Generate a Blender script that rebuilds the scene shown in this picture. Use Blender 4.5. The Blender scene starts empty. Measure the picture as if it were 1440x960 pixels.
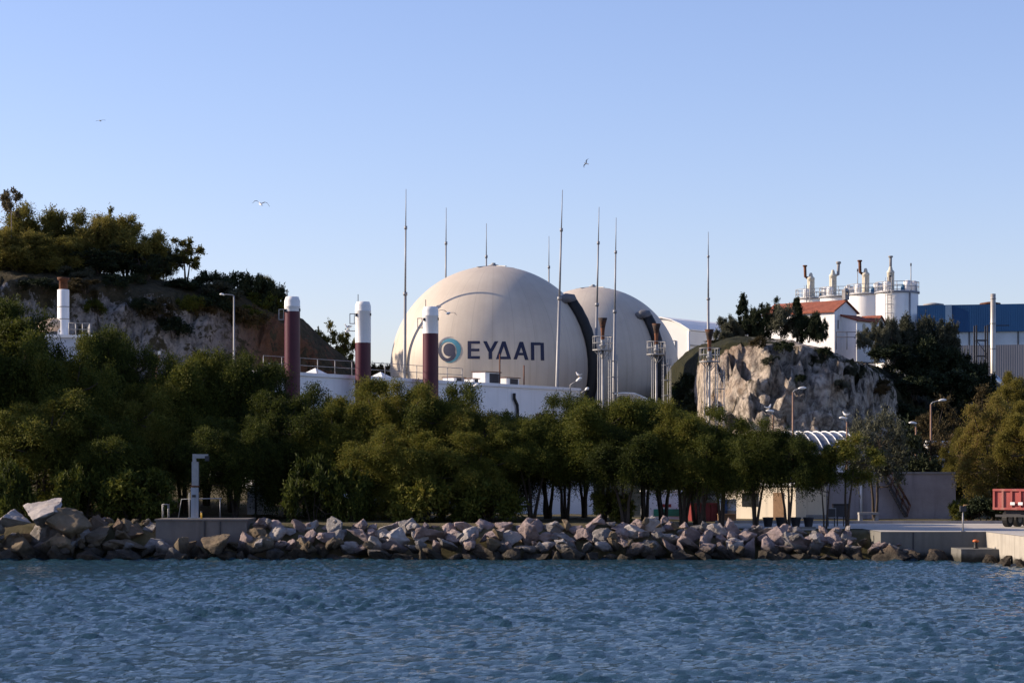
import bpy, bmesh, math, random
import numpy as np
from mathutils import Vector, Matrix, noise
R = math.radians
rnd = random.Random(7)
scn = bpy.context.scene
COL = scn.collection
F, HX, HY, CZ = 3200.0, 720.0, 664.0, 5.0      # lens in photo pixels, principal column, eye-level row, eye height
SUN_AZ, SUN_EL = 10.0, 22.5                    # degrees behind the left-hand side, degrees high

def P(x, y, D): return ((x-HX)/F*D, D, CZ-(y-HY)/F*D)
def PX(x, D): return (x-HX)/F*D
def PZ(y, D): return CZ-(y-HY)/F*D
def M(px, D): return px/F*D

# ------------------------------------------------------------------ materials
class NT:
    def __init__(s, name):
        s.m = bpy.data.materials.new(name); s.m.use_nodes = True
        s.t = s.m.node_tree; s.n = s.t.nodes; s.l = s.t.links
        s.b = s.n['Principled BSDF']; s.out = s.n['Material Output']
        s.co = s.n.new('ShaderNodeTexCoord'); s.geo = None
    def node(s, typ, **kw):
        n = s.n.new(typ)
        for k, v in kw.items():
            if hasattr(n, k) and not k[0].isupper(): setattr(n, k, v)
            else: n.inputs[k].default_value = v
        return n
    def link(s, a, b): s.l.new(a, b)
    def coords(s, scale=(1,1,1), src='Object'):
        mp = s.n.new('ShaderNodeMapping'); mp.inputs['Scale'].default_value = scale
        s.link(s.co.outputs[src], mp.inputs['Vector']); return mp.outputs[0]
    def noise(s, scale, detail=6, rough=.6, vec=None, dist=0):
        n = s.n.new('ShaderNodeTexNoise')
        n.inputs['Scale'].default_value = scale; n.inputs['Detail'].default_value = detail
        n.inputs['Roughness'].default_value = rough; n.inputs['Distortion'].default_value = dist
        s.link(vec if vec else s.co.outputs['Object'], n.inputs['Vector']); return n.outputs['Fac']
    def ramp(s, fac, stops):
        r = s.n.new('ShaderNodeValToRGB'); e = r.color_ramp.elements
        while len(e) < len(stops): e.new(.5)
        for i, (p, c) in enumerate(stops):
            e[i].position = p; e[i].color = (*c, 1) if len(c) == 3 else c
        s.link(fac, r.inputs[0]); return r.outputs[0]
    def mix(s, fac, a, b, mode='MIX'):
        m = s.n.new('ShaderNodeMix'); m.data_type = 'RGBA'; m.blend_type = mode
        for k, v in ((0, fac), (6, a), (7, b)):
            if isinstance(v, (int, float)): m.inputs[k].default_value = v
            elif isinstance(v, tuple): m.inputs[k].default_value = (*v, 1)
            else: s.link(v, m.inputs[k])
        return m.outputs[2]
    def math(s, op, a, b=None, clamp=False):
        m = s.n.new('ShaderNodeMath'); m.operation = op; m.use_clamp = clamp
        for k, v in ((0, a), (1, b)):
            if v is None: continue
            if isinstance(v, (int, float)): m.inputs[k].default_value = v
            else: s.link(v, m.inputs[k])
        return m.outputs[0]
    def bump(s, h, strength=.4, dist=.1):
        b = s.n.new('ShaderNodeBump'); b.inputs['Strength'].default_value = strength; b.inputs['Distance'].default_value = dist
        s.link(h, b.inputs['Height']); s.link(b.outputs[0], s.b.inputs['Normal'])
    def done(s, col=None, rough=.8, metal=0, spec=.35):
        if col is not None:
            if isinstance(col, tuple): s.b.inputs['Base Color'].default_value = (*col, 1)
            else: s.link(col, s.b.inputs['Base Color'])
        if isinstance(rough, (int, float)): s.b.inputs['Roughness'].default_value = rough
        else: s.link(rough, s.b.inputs['Roughness'])
        s.b.inputs['Metallic'].default_value = metal
        s.b.inputs['Specular IOR Level'].default_value = spec
        return s.m

def mk(name, c, var=.18, scale=1.5, rough=.75, metal=0, spec=.35, streak=0, bump=0, dirt=None, dirt_amt=.5):
    """paint / concrete / metal with mottling, optional vertical run-down streaks and dirt"""
    t = NT(name)
    lo = tuple(v*(1-var) for v in c); hi = tuple(min(1, v*(1+var*.6)) for v in c)
    col = t.ramp(t.noise(scale, 7, .65), [(.3, lo), (.7, hi)])
    if dirt:
        s = t.noise(1.0, 6, .6, t.coords((2.2, 2.2, .12) if streak else (1.1, 1.1, 1.1)))
        k = t.ramp(s, [(.52, (0,0,0)), (.75, (dirt_amt,)*3)])
        col = t.mix(k, col, dirt)
    if bump: t.bump(t.noise(scale*6, 5, .6), bump, .05)
    return t.done(col, rough, metal, spec)

def foliage(name, stops, trans=.25):
    t = NT(name)
    g = t.n.new('ShaderNodeNewGeometry'); oi = t.n.new('ShaderNodeObjectInfo')
    a = t.math('MULTIPLY', g.outputs['Random Per Island'], .45)
    b = t.math('MULTIPLY', oi.outputs['Random'], .5)
    c = t.math('MULTIPLY', t.noise(.9, 3, .5), .5)
    f = t.math('SUBTRACT', t.math('ADD', t.math('ADD', a, b), c), .2)
    col = t.ramp(f, stops)
    t.done(col, .7, 0, .12)
    tr = t.n.new('ShaderNodeBsdfTranslucent'); t.link(col, tr.inputs['Color'])
    mx = t.n.new('ShaderNodeMixShader'); mx.inputs[0].default_value = trans
    t.link(t.b.outputs[0], mx.inputs[1]); t.link(tr.outputs[0], mx.inputs[2]); t.link(mx.outputs[0], t.out.inputs['Surface'])
    return t.m

# ------------------------------------------------------------------ mesh helpers
class MB:
    def __init__(s): s.v, s.f, s.mi, s.cur, s.sm = [], [], [], 0, []
    def add(s, vs, fs, smooth=False):
        o = len(s.v); s.v += [tuple(v) for v in vs]
        for f in fs: s.f.append([i+o for i in f]); s.mi.append(s.cur); s.sm.append(smooth)
        return s
    def box(s, c, d, rz=0, M4=None):
        x, y, z = d[0]/2, d[1]/2, d[2]/2; cs, sn = math.cos(rz), math.sin(rz); vs = []
        for i in (-1, 1):
            for j in (-1, 1):
                for k in (-1, 1):
                    a, b = i*x, j*y
                    vs.append((c[0]+a*cs-b*sn, c[1]+a*sn+b*cs, c[2]+k*z))
        return s.add(vs, [(0,1,3,2),(4,6,7,5),(0,4,5,1),(2,3,7,6),(0,2,6,4),(1,5,7,3)])
    def bar(s, a, b, w, h=None):
        a, b = Vector(a), Vector(b); h = h or w; d = (b-a).normalized()
        u = d.cross(Vector((0,0,1)))
        u = Vector((1,0,0)) if u.length < 1e-4 else u.normalized()
        v = u.cross(d); vs = []
        for p in (a, b):
            for i, j in ((-1,-1),(1,-1),(1,1),(-1,1)): vs.append(p+u*w/2*i+v*h/2*j)
        return s.add(vs, [(3,2,1,0),(4,5,6,7),(0,1,5,4),(1,2,6,5),(2,3,7,6),(3,0,4,7)])
    def tube(s, pts, rs, n=8, caps=True, smooth=True):
        pts = [Vector(p) for p in pts]
        if not hasattr(rs, '__len__'): rs = [rs]*len(pts)
        vs, fs = [], []; up = None
        for i, p in enumerate(pts):
            d = (pts[min(i+1, len(pts)-1)]-pts[max(i-1, 0)])
            d = d.normalized() if d.length > 1e-9 else Vector((0,0,1))
            if up is None:
                up = d.orthogonal().normalized()
            up = (up-d*up.dot(d)); up = up.normalized() if up.length > 1e-6 else d.orthogonal().normalized()
            w = d.cross(up)
            for k in range(n):
                a = 2*math.pi*k/n; vs.append(p+(up*math.cos(a)+w*math.sin(a))*rs[i])
        for i in range(len(pts)-1):
            for k in range(n):
                fs.append((i*n+k, i*n+(k+1)%n, (i+1)*n+(k+1)%n, (i+1)*n+k))
        s.add(vs, fs, smooth)
        if caps:
            o = len(s.v)-len(vs)
            for ring, rev in ((0, True), (len(pts)-1, False)):
                f = [o+ring*n+k for k in range(n)]
                s.f.append(f[::-1] if rev else f); s.mi.append(s.cur); s.sm.append(False)
        return s
    def lathe(s, prof, c=(0,0,0), n=32, cap=True, smooth=True):
        vs, fs = [], []
        for r, z in prof:
            for k in range(n):
                a = 2*math.pi*k/n; vs.append((c[0]+r*math.cos(a), c[1]+r*math.sin(a), c[2]+z))
        for i in range(len(prof)-1):
            for k in range(n): fs.append((i*n+k, i*n+(k+1)%n, (i+1)*n+(k+1)%n, (i+1)*n+k))
        s.add(vs, fs, smooth)
        if cap:
            o = len(s.v)-len(vs)
            s.f.append([o+k for k in range(n)][::-1]); s.mi.append(s.cur); s.sm.append(False)
            s.f.append([o+(len(prof)-1)*n+k for k in range(n)]); s.mi.append(s.cur); s.sm.append(False)
        return s
    def prism(s, poly, y0, y1, ax='y'):
        """poly (a,b) extruded: ax y -> (a, y, b); ax x -> (x, a, b); ax z -> (a, b, z)"""
        n = len(poly); g = {'y': lambda a,b,t:(a,t,b), 'x': lambda a,b,t:(t,a,b), 'z': lambda a,b,t:(a,b,t)}[ax]
        vs = [g(a,b,y0) for a,b in poly]+[g(a,b,y1) for a,b in poly]
        fs = [list(range(n)), list(range(2*n-1, n-1, -1))]+[(i,(i+1)%n+0,(i+1)%n+n,i+n) for i in range(n)]
        return s.add(vs, fs)
    def build(s, name, mats, parent=None, loc=None, fix=True):
        me = bpy.data.meshes.new(name); me.from_pydata(s.v, [], s.f)
        for m in (mats if isinstance(mats, (list, tuple)) else [mats]): me.materials.append(m)
        me.polygons.foreach_set('material_index', s.mi); me.polygons.foreach_set('use_smooth', s.sm)
        if fix:
            b = bmesh.new(); b.from_mesh(me); bmesh.ops.recalc_face_normals(b, faces=b.faces); b.to_mesh(me); b.free()
        me.update()
        return link(name, me, parent, loc)

def link(name, me, parent=None, loc=None):
    o = bpy.data.objects.new(name, me); COL.objects.link(o)
    if parent: o.parent = parent
    if loc: o.location = loc
    return o
def np_mesh(name, v, f, mats, smooth=False):
    v = np.asarray(v, np.float32); f = np.asarray(f, np.int32); k = f.shape[1]
    me = bpy.data.meshes.new(name)
    me.vertices.add(len(v)); me.vertices.foreach_set('co', v.ravel())
    me.loops.add(f.size); me.loops.foreach_set('vertex_index', f.ravel())
    me.polygons.add(len(f)); me.polygons.foreach_set('loop_start', np.arange(len(f), dtype=np.int32)*k)
    me.polygons.foreach_set('use_smooth', np.full(len(f), smooth))
    for m in (mats if isinstance(mats, (list, tuple)) else [mats]): me.materials.append(m)
    me.update(calc_edges=True); me.validate()
    return me
def tag(o, label=None, cat=None, group=None, kind=None):
    if label: o['label'] = label
    if cat: o['category'] = cat
    if group: o['group'] = group
    if kind: o['kind'] = kind
    return o
def thing(name, label, cat, loc=(0,0,0), rz=0, group=None):
    o = bpy.data.objects.new(name, None); COL.objects.link(o); o.empty_display_size = .3
    o.location = loc; o.rotation_euler = (0,0,rz)
    return tag(o, label, cat, group)
def grid_faces(nx, ny):
    i = np.arange(nx*ny).reshape(ny, nx)
    return np.stack([i[:-1,:-1], i[:-1,1:], i[1:,1:], i[1:,:-1]], -1).reshape(-1, 4)
def lerp(x, xs, ys): return float(np.interp(x, xs, ys))
def sstep(a, b, x):
    t = min(1, max(0, (x-a)/(b-a))); return t*t*(3-2*t)
# ------------------------------------------------------------------ palette
W = {}
W['white'] = mk('white_paint', (.78,.77,.75), .06, .6, .6, dirt=(.45,.42,.38), streak=1, dirt_amt=.35)
W['wallwhite'] = mk('white_render', (.74,.75,.77), .07, .35, .8, dirt=(.5,.5,.5), streak=1, dirt_amt=.45)
W['cream'] = mk('cream_render', (.72,.63,.48), .08, .6, .8, dirt=(.4,.35,.28), streak=1)
W['steel'] = mk('galvanised_steel', (.30,.30,.30), .2, 4, .55, .3)
W['mast'] = mk('mast_steel', (.26,.26,.27), .12, 3, .55, .3)
W['purple'] = mk('plum_paint', (.075,.016,.028), .15, 1.2, .4, spec=.25, dirt=(.04,.011,.02), streak=1)
W['rust'] = mk('rusted_steel', (.15,.06,.03), .6, 3, .85, .2, dirt=(.02,.015,.012), streak=1, dirt_amt=.9)
W['soot'] = mk('sooty_steel', (.035,.024,.02), .5, 5, .85, .1, dirt=(.16,.06,.025), dirt_amt=.8)
W['black'] = mk('black_rubber', (.013,.013,.014), .2, 3, .6)
W['dark'] = mk('dark_metal', (.045,.045,.05), .2, 3, .6, .3)
W['brownpole'] = mk('brown_pole_paint', (.22,.13,.09), .2, 3, .6, .2)
W['beige'] = mk('beige_tower_paint', (.56,.52,.42), .15, 1.5, .6, dirt=(.3,.25,.18), streak=1)
W['glass'] = mk('dark_glass', (.02,.022,.025), .1, 2, .12, spec=.6)
W['lampglass'] = mk('lamp_glass', (.72,.72,.70), .05, 2, .25)
W['bluecyl'] = mk('blue_drum_paint', (.03,.13,.24), .15, 2, .5)
W['greensign'] = mk('green_panel', (.03,.22,.14), .1, 2, .5)
W['red'] = mk('red_paint', (.26,.03,.028), .25, 1.6, .55, dirt=(.12,.035,.03), streak=1, dirt_amt=.6)
W['redtrailer'] = mk('faded_red_paint', (.31,.055,.05), .25, 1.3, .6, dirt=(.38,.2,.16), streak=1, dirt_amt=.7)
W['tilered'] = None
W['orange'] = mk('orange_paint', (.55,.13,.03), .15, 3, .5)
W['wood'] = mk('wood', (.22,.13,.07), .3, 3, .8)
W['tarp'] = mk('blue_tarpaulin', (.03,.06,.13), .3, 3, .6)
W['navy'] = mk('navy_print', (.012,.016,.048), .1, 1, .6)
W['teal'] = mk('teal_print', (.03,.17,.25), .25, .5, .6)
W['greyprint'] = mk('grey_print', (.2,.2,.24), .1, 1, .6)
W['gullw'] = mk('white_feathers', (.75,.75,.74), .05, 6, .8)
W['gullg'] = mk('grey_feathers', (.08,.085,.1), .15, 6, .8)
W['beak'] = mk('yellow_bill', (.6,.35,.03), .1, 6, .5)

def concrete(name, c, tide=False):
    t = NT(name)
    col = t.ramp(t.noise(.7, 8, .7), [(.3, tuple(v*.78 for v in c)), (.7, tuple(v*1.1 for v in c))])
    st = t.noise(1, 6, .6, t.coords((1.6, 1.6, .15)))
    col = t.mix(t.ramp(st, [(.5, (0,0,0)), (.72, (.65,)*3)]), col, tuple(v*.5 for v in c))
    if tide:
        g = t.n.new('ShaderNodeNewGeometry'); sp = t.n.new('ShaderNodeSeparateXYZ'); t.link(g.outputs['Position'], sp.inputs[0])
        z = t.math('ADD', sp.outputs['Z'], t.math('MULTIPLY', t.noise(1.5, 4), .5))
        k = t.ramp(z, [(.45, (1,1,1)), (.75, (0,0,0))])
        col = t.mix(k, col, (.028,.026,.018))
    t.bump(t.noise(9, 6, .7), .35, .03)
    return t.done(col, .85)
W['conc'] = concrete('weathered_concrete', (.30,.29,.28))
W['concq'] = concrete('quay_concrete', (.145,.14,.125), True)  # quay concrete darkened to its shaded look, stains included
W['concs'] = concrete('lit_quay_concrete', (.34,.315,.27), True)  # same concrete, its colour lightened for the sunlit side wall
W['concj'] = concrete('dark_stained_concrete', (.16,.14,.125), True)
W['concr'] = concrete('reddish_grey_concrete', (.37,.335,.345))

def road_mat():
    t = NT('quay_paving')
    col = t.ramp(t.noise(.35, 8, .7), [(.3, (.34,.315,.275)), (.7, (.48,.45,.395))])
    col = t.mix(t.ramp(t.noise(.12, 5, .6, t.coords((.4, 2.2, 1))), [(.55, (0,0,0)), (.7, (.5,)*3)]), col, (.16,.15,.14))
    t.bump(t.noise(12, 5), .2, .02)
    return t.done(col, .85)
def ground_mat():
    t = NT('dry_grass_ground')
    col = t.ramp(t.noise(.45, 8, .7), [(.3, (.05,.05,.022)), (.5, (.1,.085,.045)), (.7, (.17,.14,.09))])
    t.bump(t.noise(6, 6, .7), .6, .12)
    return t.done(col, .95, 0, .1)
def cliff_mat(name, rock_lo, rock_hi, veg_lo, veg_hi, dirt, ochre, patch=.35, amt=2.2):
    t = NT(name)
    at = t.n.new('ShaderNodeAttribute'); at.attribute_name = 'rock'
    dt = t.n.new('ShaderNodeAttribute'); dt.attribute_name = 'dirt'
    big = t.noise(patch, 9, .7, dist=.2)
    mid = t.noise(1.3, 8, .7, t.coords((1, 1, .8)), dist=.25)
    col = t.ramp(mid, [(.30, tuple(v*.35 for v in rock_lo)), (.42, rock_lo), (.58, rock_hi), (.72, tuple(min(1,v*1.25) for v in rock_hi))])
    col = t.mix(t.ramp(t.noise(.22, 6, .6), [(.56, (0,0,0)), (.68, (.55,)*3)]), col, ochre)
    vn = t.n.new('ShaderNodeTexVoronoi'); vn.feature = 'DISTANCE_TO_EDGE'; vn.inputs['Scale'].default_value = .28
    wv = t.n.new('ShaderNodeVectorMath'); wv.operation = 'ADD'
    ns = t.n.new('ShaderNodeTexNoise'); ns.inputs['Scale'].default_value = .5; ns.inputs['Detail'].default_value = 5
    t.link(t.coords((1, 1, .6)), wv.inputs[0]); sc_ = t.n.new('ShaderNodeVectorMath'); sc_.operation = 'SCALE'; sc_.inputs['Scale'].default_value = 3.5; t.link(ns.outputs['Color'], sc_.inputs[0]); t.link(sc_.outputs[0], wv.inputs[1]); t.link(wv.outputs[0], vn.inputs['Vector'])
    col = t.mix(t.ramp(vn.outputs['Distance'], [(.0, (.5,)*3), (.03, (0,0,0))]), col, tuple(v*.3 for v in rock_lo))
    fine = t.noise(2.2, 8, .72, t.coords((1, 1, .6)))
    col = t.mix(t.ramp(fine, [(.36, (.5,)*3), (.47, (0,0,0))]), col, tuple(v*.3 for v in rock_lo))
    col = t.mix(t.ramp(fine, [(.55, (0,0,0)), (.7, (.5,)*3)]), col, tuple(min(.62, v*1.3) for v in rock_hi))
    veg = t.ramp(t.noise(1.1, 8, .75), [(.32, veg_lo), (.68, veg_hi)])
    rk = t.math('ADD', at.outputs['Fac'], t.math('MULTIPLY', t.math('SUBTRACT', big, .5), amt))
    f = t.ramp(rk, [(.44, (0,0,0)), (.56, (1,1,1))])
    c2 = t.mix(t.math('ADD', dt.outputs['Fac'], t.math('MULTIPLY', t.math('SUBTRACT', mid, .5), .9), True), col, t.ramp(t.noise(1.5, 8, .7), [(.3, tuple(v*.6 for v in dirt)), (.7, dirt)]))
    col = t.mix(f, veg, c2)
    h = t.math('ADD', t.noise(2.2, 10, .72, dist=.5), t.math('MULTIPLY', vn.outputs['Distance'], .5))
    t.bump(h, .9, .5)
    return t.done(col, .95, 0, .12)
def rock_mat(name, lo, hi, vein=(.5,.46,.44)):
    t = NT(name)
    oi = t.n.new('ShaderNodeObjectInfo')
    ad = t.n.new('ShaderNodeVectorMath'); ad.operation = 'ADD'
    ml = t.n.new('ShaderNodeVectorMath'); ml.operation = 'SCALE'; ml.inputs[0].default_value = (37, 91, 53)
    t.link(oi.outputs['Random'], ml.inputs['Scale']); t.link(t.co.outputs['Object'], ad.inputs[0]); t.link(ml.outputs[0], ad.inputs[1])
    v = ad.outputs[0]
    col = t.ramp(t.noise(1.1, 8, .7, v, .4), [(.3, lo), (.68, hi)])
    col = t.mix(t.ramp(t.noise(2.3, 6, .7, v, 1.2), [(.6, (0,0,0)), (.72, (.7,)*3)]), col, vein)
    col = t.mix(t.ramp(t.noise(.8, 6, .7, v, .8), [(.58, (0,0,0)), (.72, (.5,)*3)]), col, (.19,.1,.055))
    col = t.mix(t.math('MULTIPLY', oi.outputs['Random'], .3), col, tuple(q*.6 for q in lo))
    g = t.n.new('ShaderNodeNewGeometry'); sp = t.n.new('ShaderNodeSeparateXYZ'); t.link(g.outputs['Position'], sp.inputs[0])
    z = t.math('ADD', sp.outputs['Z'], t.math('MULTIPLY', t.math('SUBTRACT', t.noise(1.2, 5, .6, v), .5), .9))
    wet = t.ramp(z, [(.1, (1,1,1)), (.5, (.88,)*3), (1.2, (0,0,0))])
    col = t.mix(wet, col, t.ramp(t.noise(1.7, 6, .6, v), [(.35, (.018,.016,.013)), (.65, (.065,.055,.042))]))
    t.bump(t.noise(2.6, 10, .75, v, .6), 1.0, .22)
    return t.done(col, .88, 0, .2)
W['road'] = road_mat(); W['ground'] = ground_mat()
W['hill'] = cliff_mat('scrub_and_limestone', (.19,.175,.165), (.40,.37,.345), (.022,.022,.012), (.10,.08,.048), (.17,.085,.048), (.2,.15,.1), .6, 2.6)
W['outcrop'] = cliff_mat('pale_limestone', (.22,.185,.155), (.55,.475,.395), (.010,.013,.006), (.045,.043,.02), (.3,.16,.08), (.38,.25,.15), .45, 1.9)
ROCKM = {
 'pinkish': rock_mat('pinkish_limestone', (.20,.155,.15), (.41,.325,.31)),
 'grey': rock_mat('grey_limestone', (.14,.13,.125), (.32,.30,.29)),
 'tan': rock_mat('tan_limestone', (.11,.082,.053), (.235,.185,.125), (.28,.25,.2)),
 'pale': rock_mat('pale_limestone_block', (.27,.245,.23), (.5,.46,.44), (.56,.53,.51)),
 'brown': rock_mat('brown_limestone', (.11,.08,.055), (.24,.17,.12), (.3,.24,.18)),
}
# ------------------------------------------------------------------ sky, sun, camera
w = bpy.data.worlds.new('World'); scn.world = w; w.use_nodes = True
nt = w.node_tree; bg = nt.nodes['Background']
sky = nt.nodes.new('ShaderNodeTexSky'); sky.sky_type = 'NISHITA'; sky.sun_disc = False
sky.sun_elevation = R(SUN_EL)
s_dir = Vector((-math.cos(R(SUN_AZ))*math.cos(R(SUN_EL)), math.sin(R(SUN_AZ))*math.cos(R(SUN_EL)), math.sin(R(SUN_EL))))
sky.sun_rotation = math.atan2(s_dir.x, s_dir.y)
sky.air_density = 1.0; sky.dust_density = SKY_DUST = .6; sky.ozone_density = 2.6; sky.altitude = 0
hs = nt.nodes.new('ShaderNodeMix'); hs.data_type = 'RGBA'; hs.blend_type = 'MULTIPLY'; hs.inputs[0].default_value = 1
hs.inputs[7].default_value = (1.04, .93, 1.10, 1)
nt.links.new(sky.outputs[0], hs.inputs[6]); nt.links.new(hs.outputs[2], bg.inputs['Color'])
bg.inputs['Strength'].default_value = .108
sl = bpy.data.lights.new('sun', 'SUN'); sl.energy = 5.0; sl.angle = R(.53); sl.color = (1, .83, .64)
so = bpy.data.objects.new('sun', sl); COL.objects.link(so)
so.rotation_euler = s_dir.to_track_quat('Z', 'Y').to_euler()
so.location = (-80, 60, 90)
cam = bpy.data.cameras.new('camera'); co = bpy.data.objects.new('camera', cam); COL.objects.link(co)
co.location = (0, 0, CZ); co.rotation_euler = (R(90), 0, 0)
cam.sensor_width = 36; cam.lens = 36*F/1440; cam.shift_y = (HY-480)/1440.0
cam.clip_start = .5; cam.clip_end = 8000
scn.camera = co
vs_ = scn.view_settings; vs_.view_transform = 'Standard'; vs_.look = 'None'; vs_.gamma = 1; vs_.use_curve_mapping = False; vs_.exposure = .72

# ------------------------------------------------------------------ ground
def g(x, y):
    base = 2.0-.42*sstep(4, 14, x)
    z = base
    left = sstep(-6, -26, x)
    z += left*(sstep(143, 200, y)*6.0)
    z += (1-left)*sstep(176, 225, y)*4.2
    z += 2.0*sstep(225, 300, y)
    z -= (z-1.5)*sstep(330, 700, y)
    f = sstep(134.2, 130.0, y)
    return z*(1-f)-1.6*f
def build_ground():
    xs = np.unique(np.concatenate([[-3500,-1800,-900,-450,-250,-160], np.arange(-110,110.1,2.0), [160,250,450,900,1800,3500]]))
    ys = np.unique(np.concatenate([np.arange(129.6,136,.8), np.arange(136,330,2.0), [350,390,450,550,700,1000,1800,3500]]))
    v = []
    for y in ys:
        for x in xs:
            z = g(x, y)
            if y > 136 and abs(x) < 115 and y < 335: z += .14*(noise.noise((x*.3, y*.3, 1))) if x < 12 else 0
            v.append((x, y, z))
    me = np_mesh('ground', v, grid_faces(len(xs), len(ys)), W['ground'], True)
    tag(link('ground', me), kind='structure')
build_ground()

# ------------------------------------------------------------------ water
def build_water():
    t = NT('sea_water')
    f = t.math('ADD', t.math('MULTIPLY', t.noise(4.2, 7, .68, t.coords((.5, 1.0, 1))), .6), t.math('MULTIPLY', t.noise(9, 4, .6, t.coords((.7, 1.0, 1))), .16))
    t.bump(f, 1.0, .15)
    t.b.inputs['IOR'].default_value = 1.333
    t.done((.012,.038,.054), .05, 0, .5)
    rs = np.random.RandomState(3)
    xs = np.concatenate([[-4000,-1500,-600,-250,-120,-70], np.arange(-48,48.01,.15), [70,120,250,600,1500,4000]])
    ys = np.concatenate([[-3000,-800,-200,0,20], np.arange(36,134.01,.2)])
    X, Y = np.meshgrid(xs, ys)
    Z = np.zeros_like(X)
    wind = R(250)
    for k in range(90):
        lam = math.exp(rs.uniform(math.log(.28), math.log(1.3)))
        a = wind+rs.normal(0, .5); k0 = 2*math.pi/lam
        amp = .0086*lam
        Z += amp*np.sin(k0*(X*math.cos(a)+Y*math.sin(a))+rs.uniform(0, 6.28))
    gust = .85+.3*np.sin(X*.11+1.3*np.sin(Y*.07))*np.sin(Y*.13+X*.03)+.2*np.sin(X*.31+Y*.05+2*np.sin(Y*.21))*np.sin(Y*.37-X*.08)
    Z *= gust
    Z = Z+3.5*np.maximum(Z, 0)**2
    e = np.clip((47-np.abs(X))/6, 0, 1)*np.clip((Y-44)/5, 0, 1)
    Z *= e
    me = np_mesh('sea', np.stack([X, Y, Z], -1).reshape(-1, 3), grid_faces(len(xs), len(ys)), t.m, True)
    tag(link('sea', me), kind='structure')
build_water()

# ------------------------------------------------------------------ hills
def loft(name, cols, mat, label_kind, du=.45, nv=90, amp=1.0, rock=None, dirt=None, seed=0):
    """cols: (X, [(Y,z)...]) sorted by X; surface resampled and broken up with layered noise"""
    X0, X1 = cols[0][0], cols[-1][0]; nu = int((X1-X0)/du)+1
    n = len(cols[0][1]); cx = [c[0] for c in cols]
    V = []; A = []; B = []
    for i in range(nu):
        x = X0+(X1-X0)*i/(nu-1)
        prof = [(lerp(x, cx, [c[1][k][0] for c in cols]), lerp(x, cx, [c[1][k][1] for c in cols])) for k in range(n)]
        L = [0]
        for k in range(n-1): L.append(L[-1]+max(.01, math.hypot(prof[k+1][0]-prof[k][0], prof[k+1][1]-prof[k][1])*(1.6 if k < 3 else .6)))
        for j in range(nv):
            s = L[-1]*j/(nv-1)
            y = lerp(s, L, [p[0] for p in prof]); z = lerp(s, L, [p[1] for p in prof])
            y2 = lerp(min(L[-1], s+.3), L, [p[0] for p in prof]); z2 = lerp(min(L[-1], s+.3), L, [p[1] for p in prof])
            ty, tz = y2-y, z2-z; l = math.hypot(ty, tz) or 1
            ny, nz = -tz/l, ty/l
            steep = min(1, max(0, abs(ny)))
            p = Vector((x, y, z+seed*13))
            d = noise.fractal(p*.11, 1.0, 2.1, 4)*1.3
            r1 = noise.ridged_multi_fractal(Vector((x*.16, y*.16, z*.22+seed)), .9, 2.2, 5, 1.0, 2.0)-1.1
            vd = noise.voronoi(Vector((x*.42+.4*noise.noise(p*.5), y*.42, z*.36)))[0]
            d2 = (vd[1]-vd[0])*1.0+r1*.5+noise.fractal(p*.8, .9, 2.2, 4)*.35
            sw = lambda t: t-math.floor(t)
            n1 = noise.fractal(p*.25, 1, 2, 3); n2 = noise.noise(p*.33+Vector((9,4,2)))
            d3 = .75*sw(z*.34+x*.13+.7*n1)+.6*sw(x*.30-z*.12+.8*n2)+.3*sw(z*.9-x*.35+.9*n1)-.8
            cl = max(0, 1-abs(sw(x*.15+.55*n1+.2*n2)-.5)/.055)+.7*max(0, 1-abs(sw(x*.27-z*.05+.6*n2)-.5)/.05)
            k = amp*(.12*d-steep*.75*cl+steep*(.35*d+.35*d2+1.05*d3-.1))
            edge = min(1, j/4.0)*min(1, (nv-1-j)/4.0)
            k *= edge
            V.append((x+.25*k*noise.noise(p*.6), y+ny*k, z+nz*k))
            A.append(rock(x, y, z, steep) if rock else steep); B.append(dirt(x, y, z) if dirt else 0)
    f = np.arange(nu*nv).reshape(nu, nv)
    F4 = np.stack([f[:-1,:-1], f[1:,:-1], f[1:,1:], f[:-1,1:]], -1).reshape(-1, 4)
    me = np_mesh(name, V, F4, mat, True)
    for nm, data in (('rock', A), ('dirt', B)):
        at = me.attributes.new(nm, 'FLOAT', 'POINT'); at.data.foreach_set('value', np.array(data, np.float32))
    return tag(link(name, me), kind='structure')

# left hill: (photo column, cliff distance, foot row, brow row, ridge row)
def left_cols():
    out = []
    for X, D, zf, zb, zr in ((-170,190,4,8,9),(-130,180,5,16,18),(-100,184,6,22,24),(-75,196,8,24,26),(-60,205,9,24,25.6),
                             (-50,210,11,23.2,24.6),(-40,213,11.5,23,24.6),(-34,215,11.8,22.4,24.0),(-28,219,12,21.6,23.2),(-24,222,12,20.6,22.2),(-21.5,224,12,18.8,20.8),
                             (-19.5,226,11,16.8,18.7),(-17,228,10,14.8,16.7),(-14,231,9,13.0,14.9),(-12.2,233,8,11.6,13.6),(-11,234,6,9,10),(-9.5,235,5,6,6)):
        out.append((X, [(D-9, zf-6), (D-2, zf), (D, zf+1.2), (D+2.6, (zf+zb)/2), (D+4.5, zb), (D+10, zr), (D+28, zr-.6), (D+60, zr*.7), (D+90, 1)]))
    return out
loft('left_hill', left_cols(), W['hill'], None, .5, 84, 1.35,
     rock=lambda x,y,z,s: .16+.52*s-.25*sstep(20.5, 22.5, z),
     dirt=lambda x,y,z: sstep(-31, -23, x)*.95+.1, seed=1)
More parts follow.
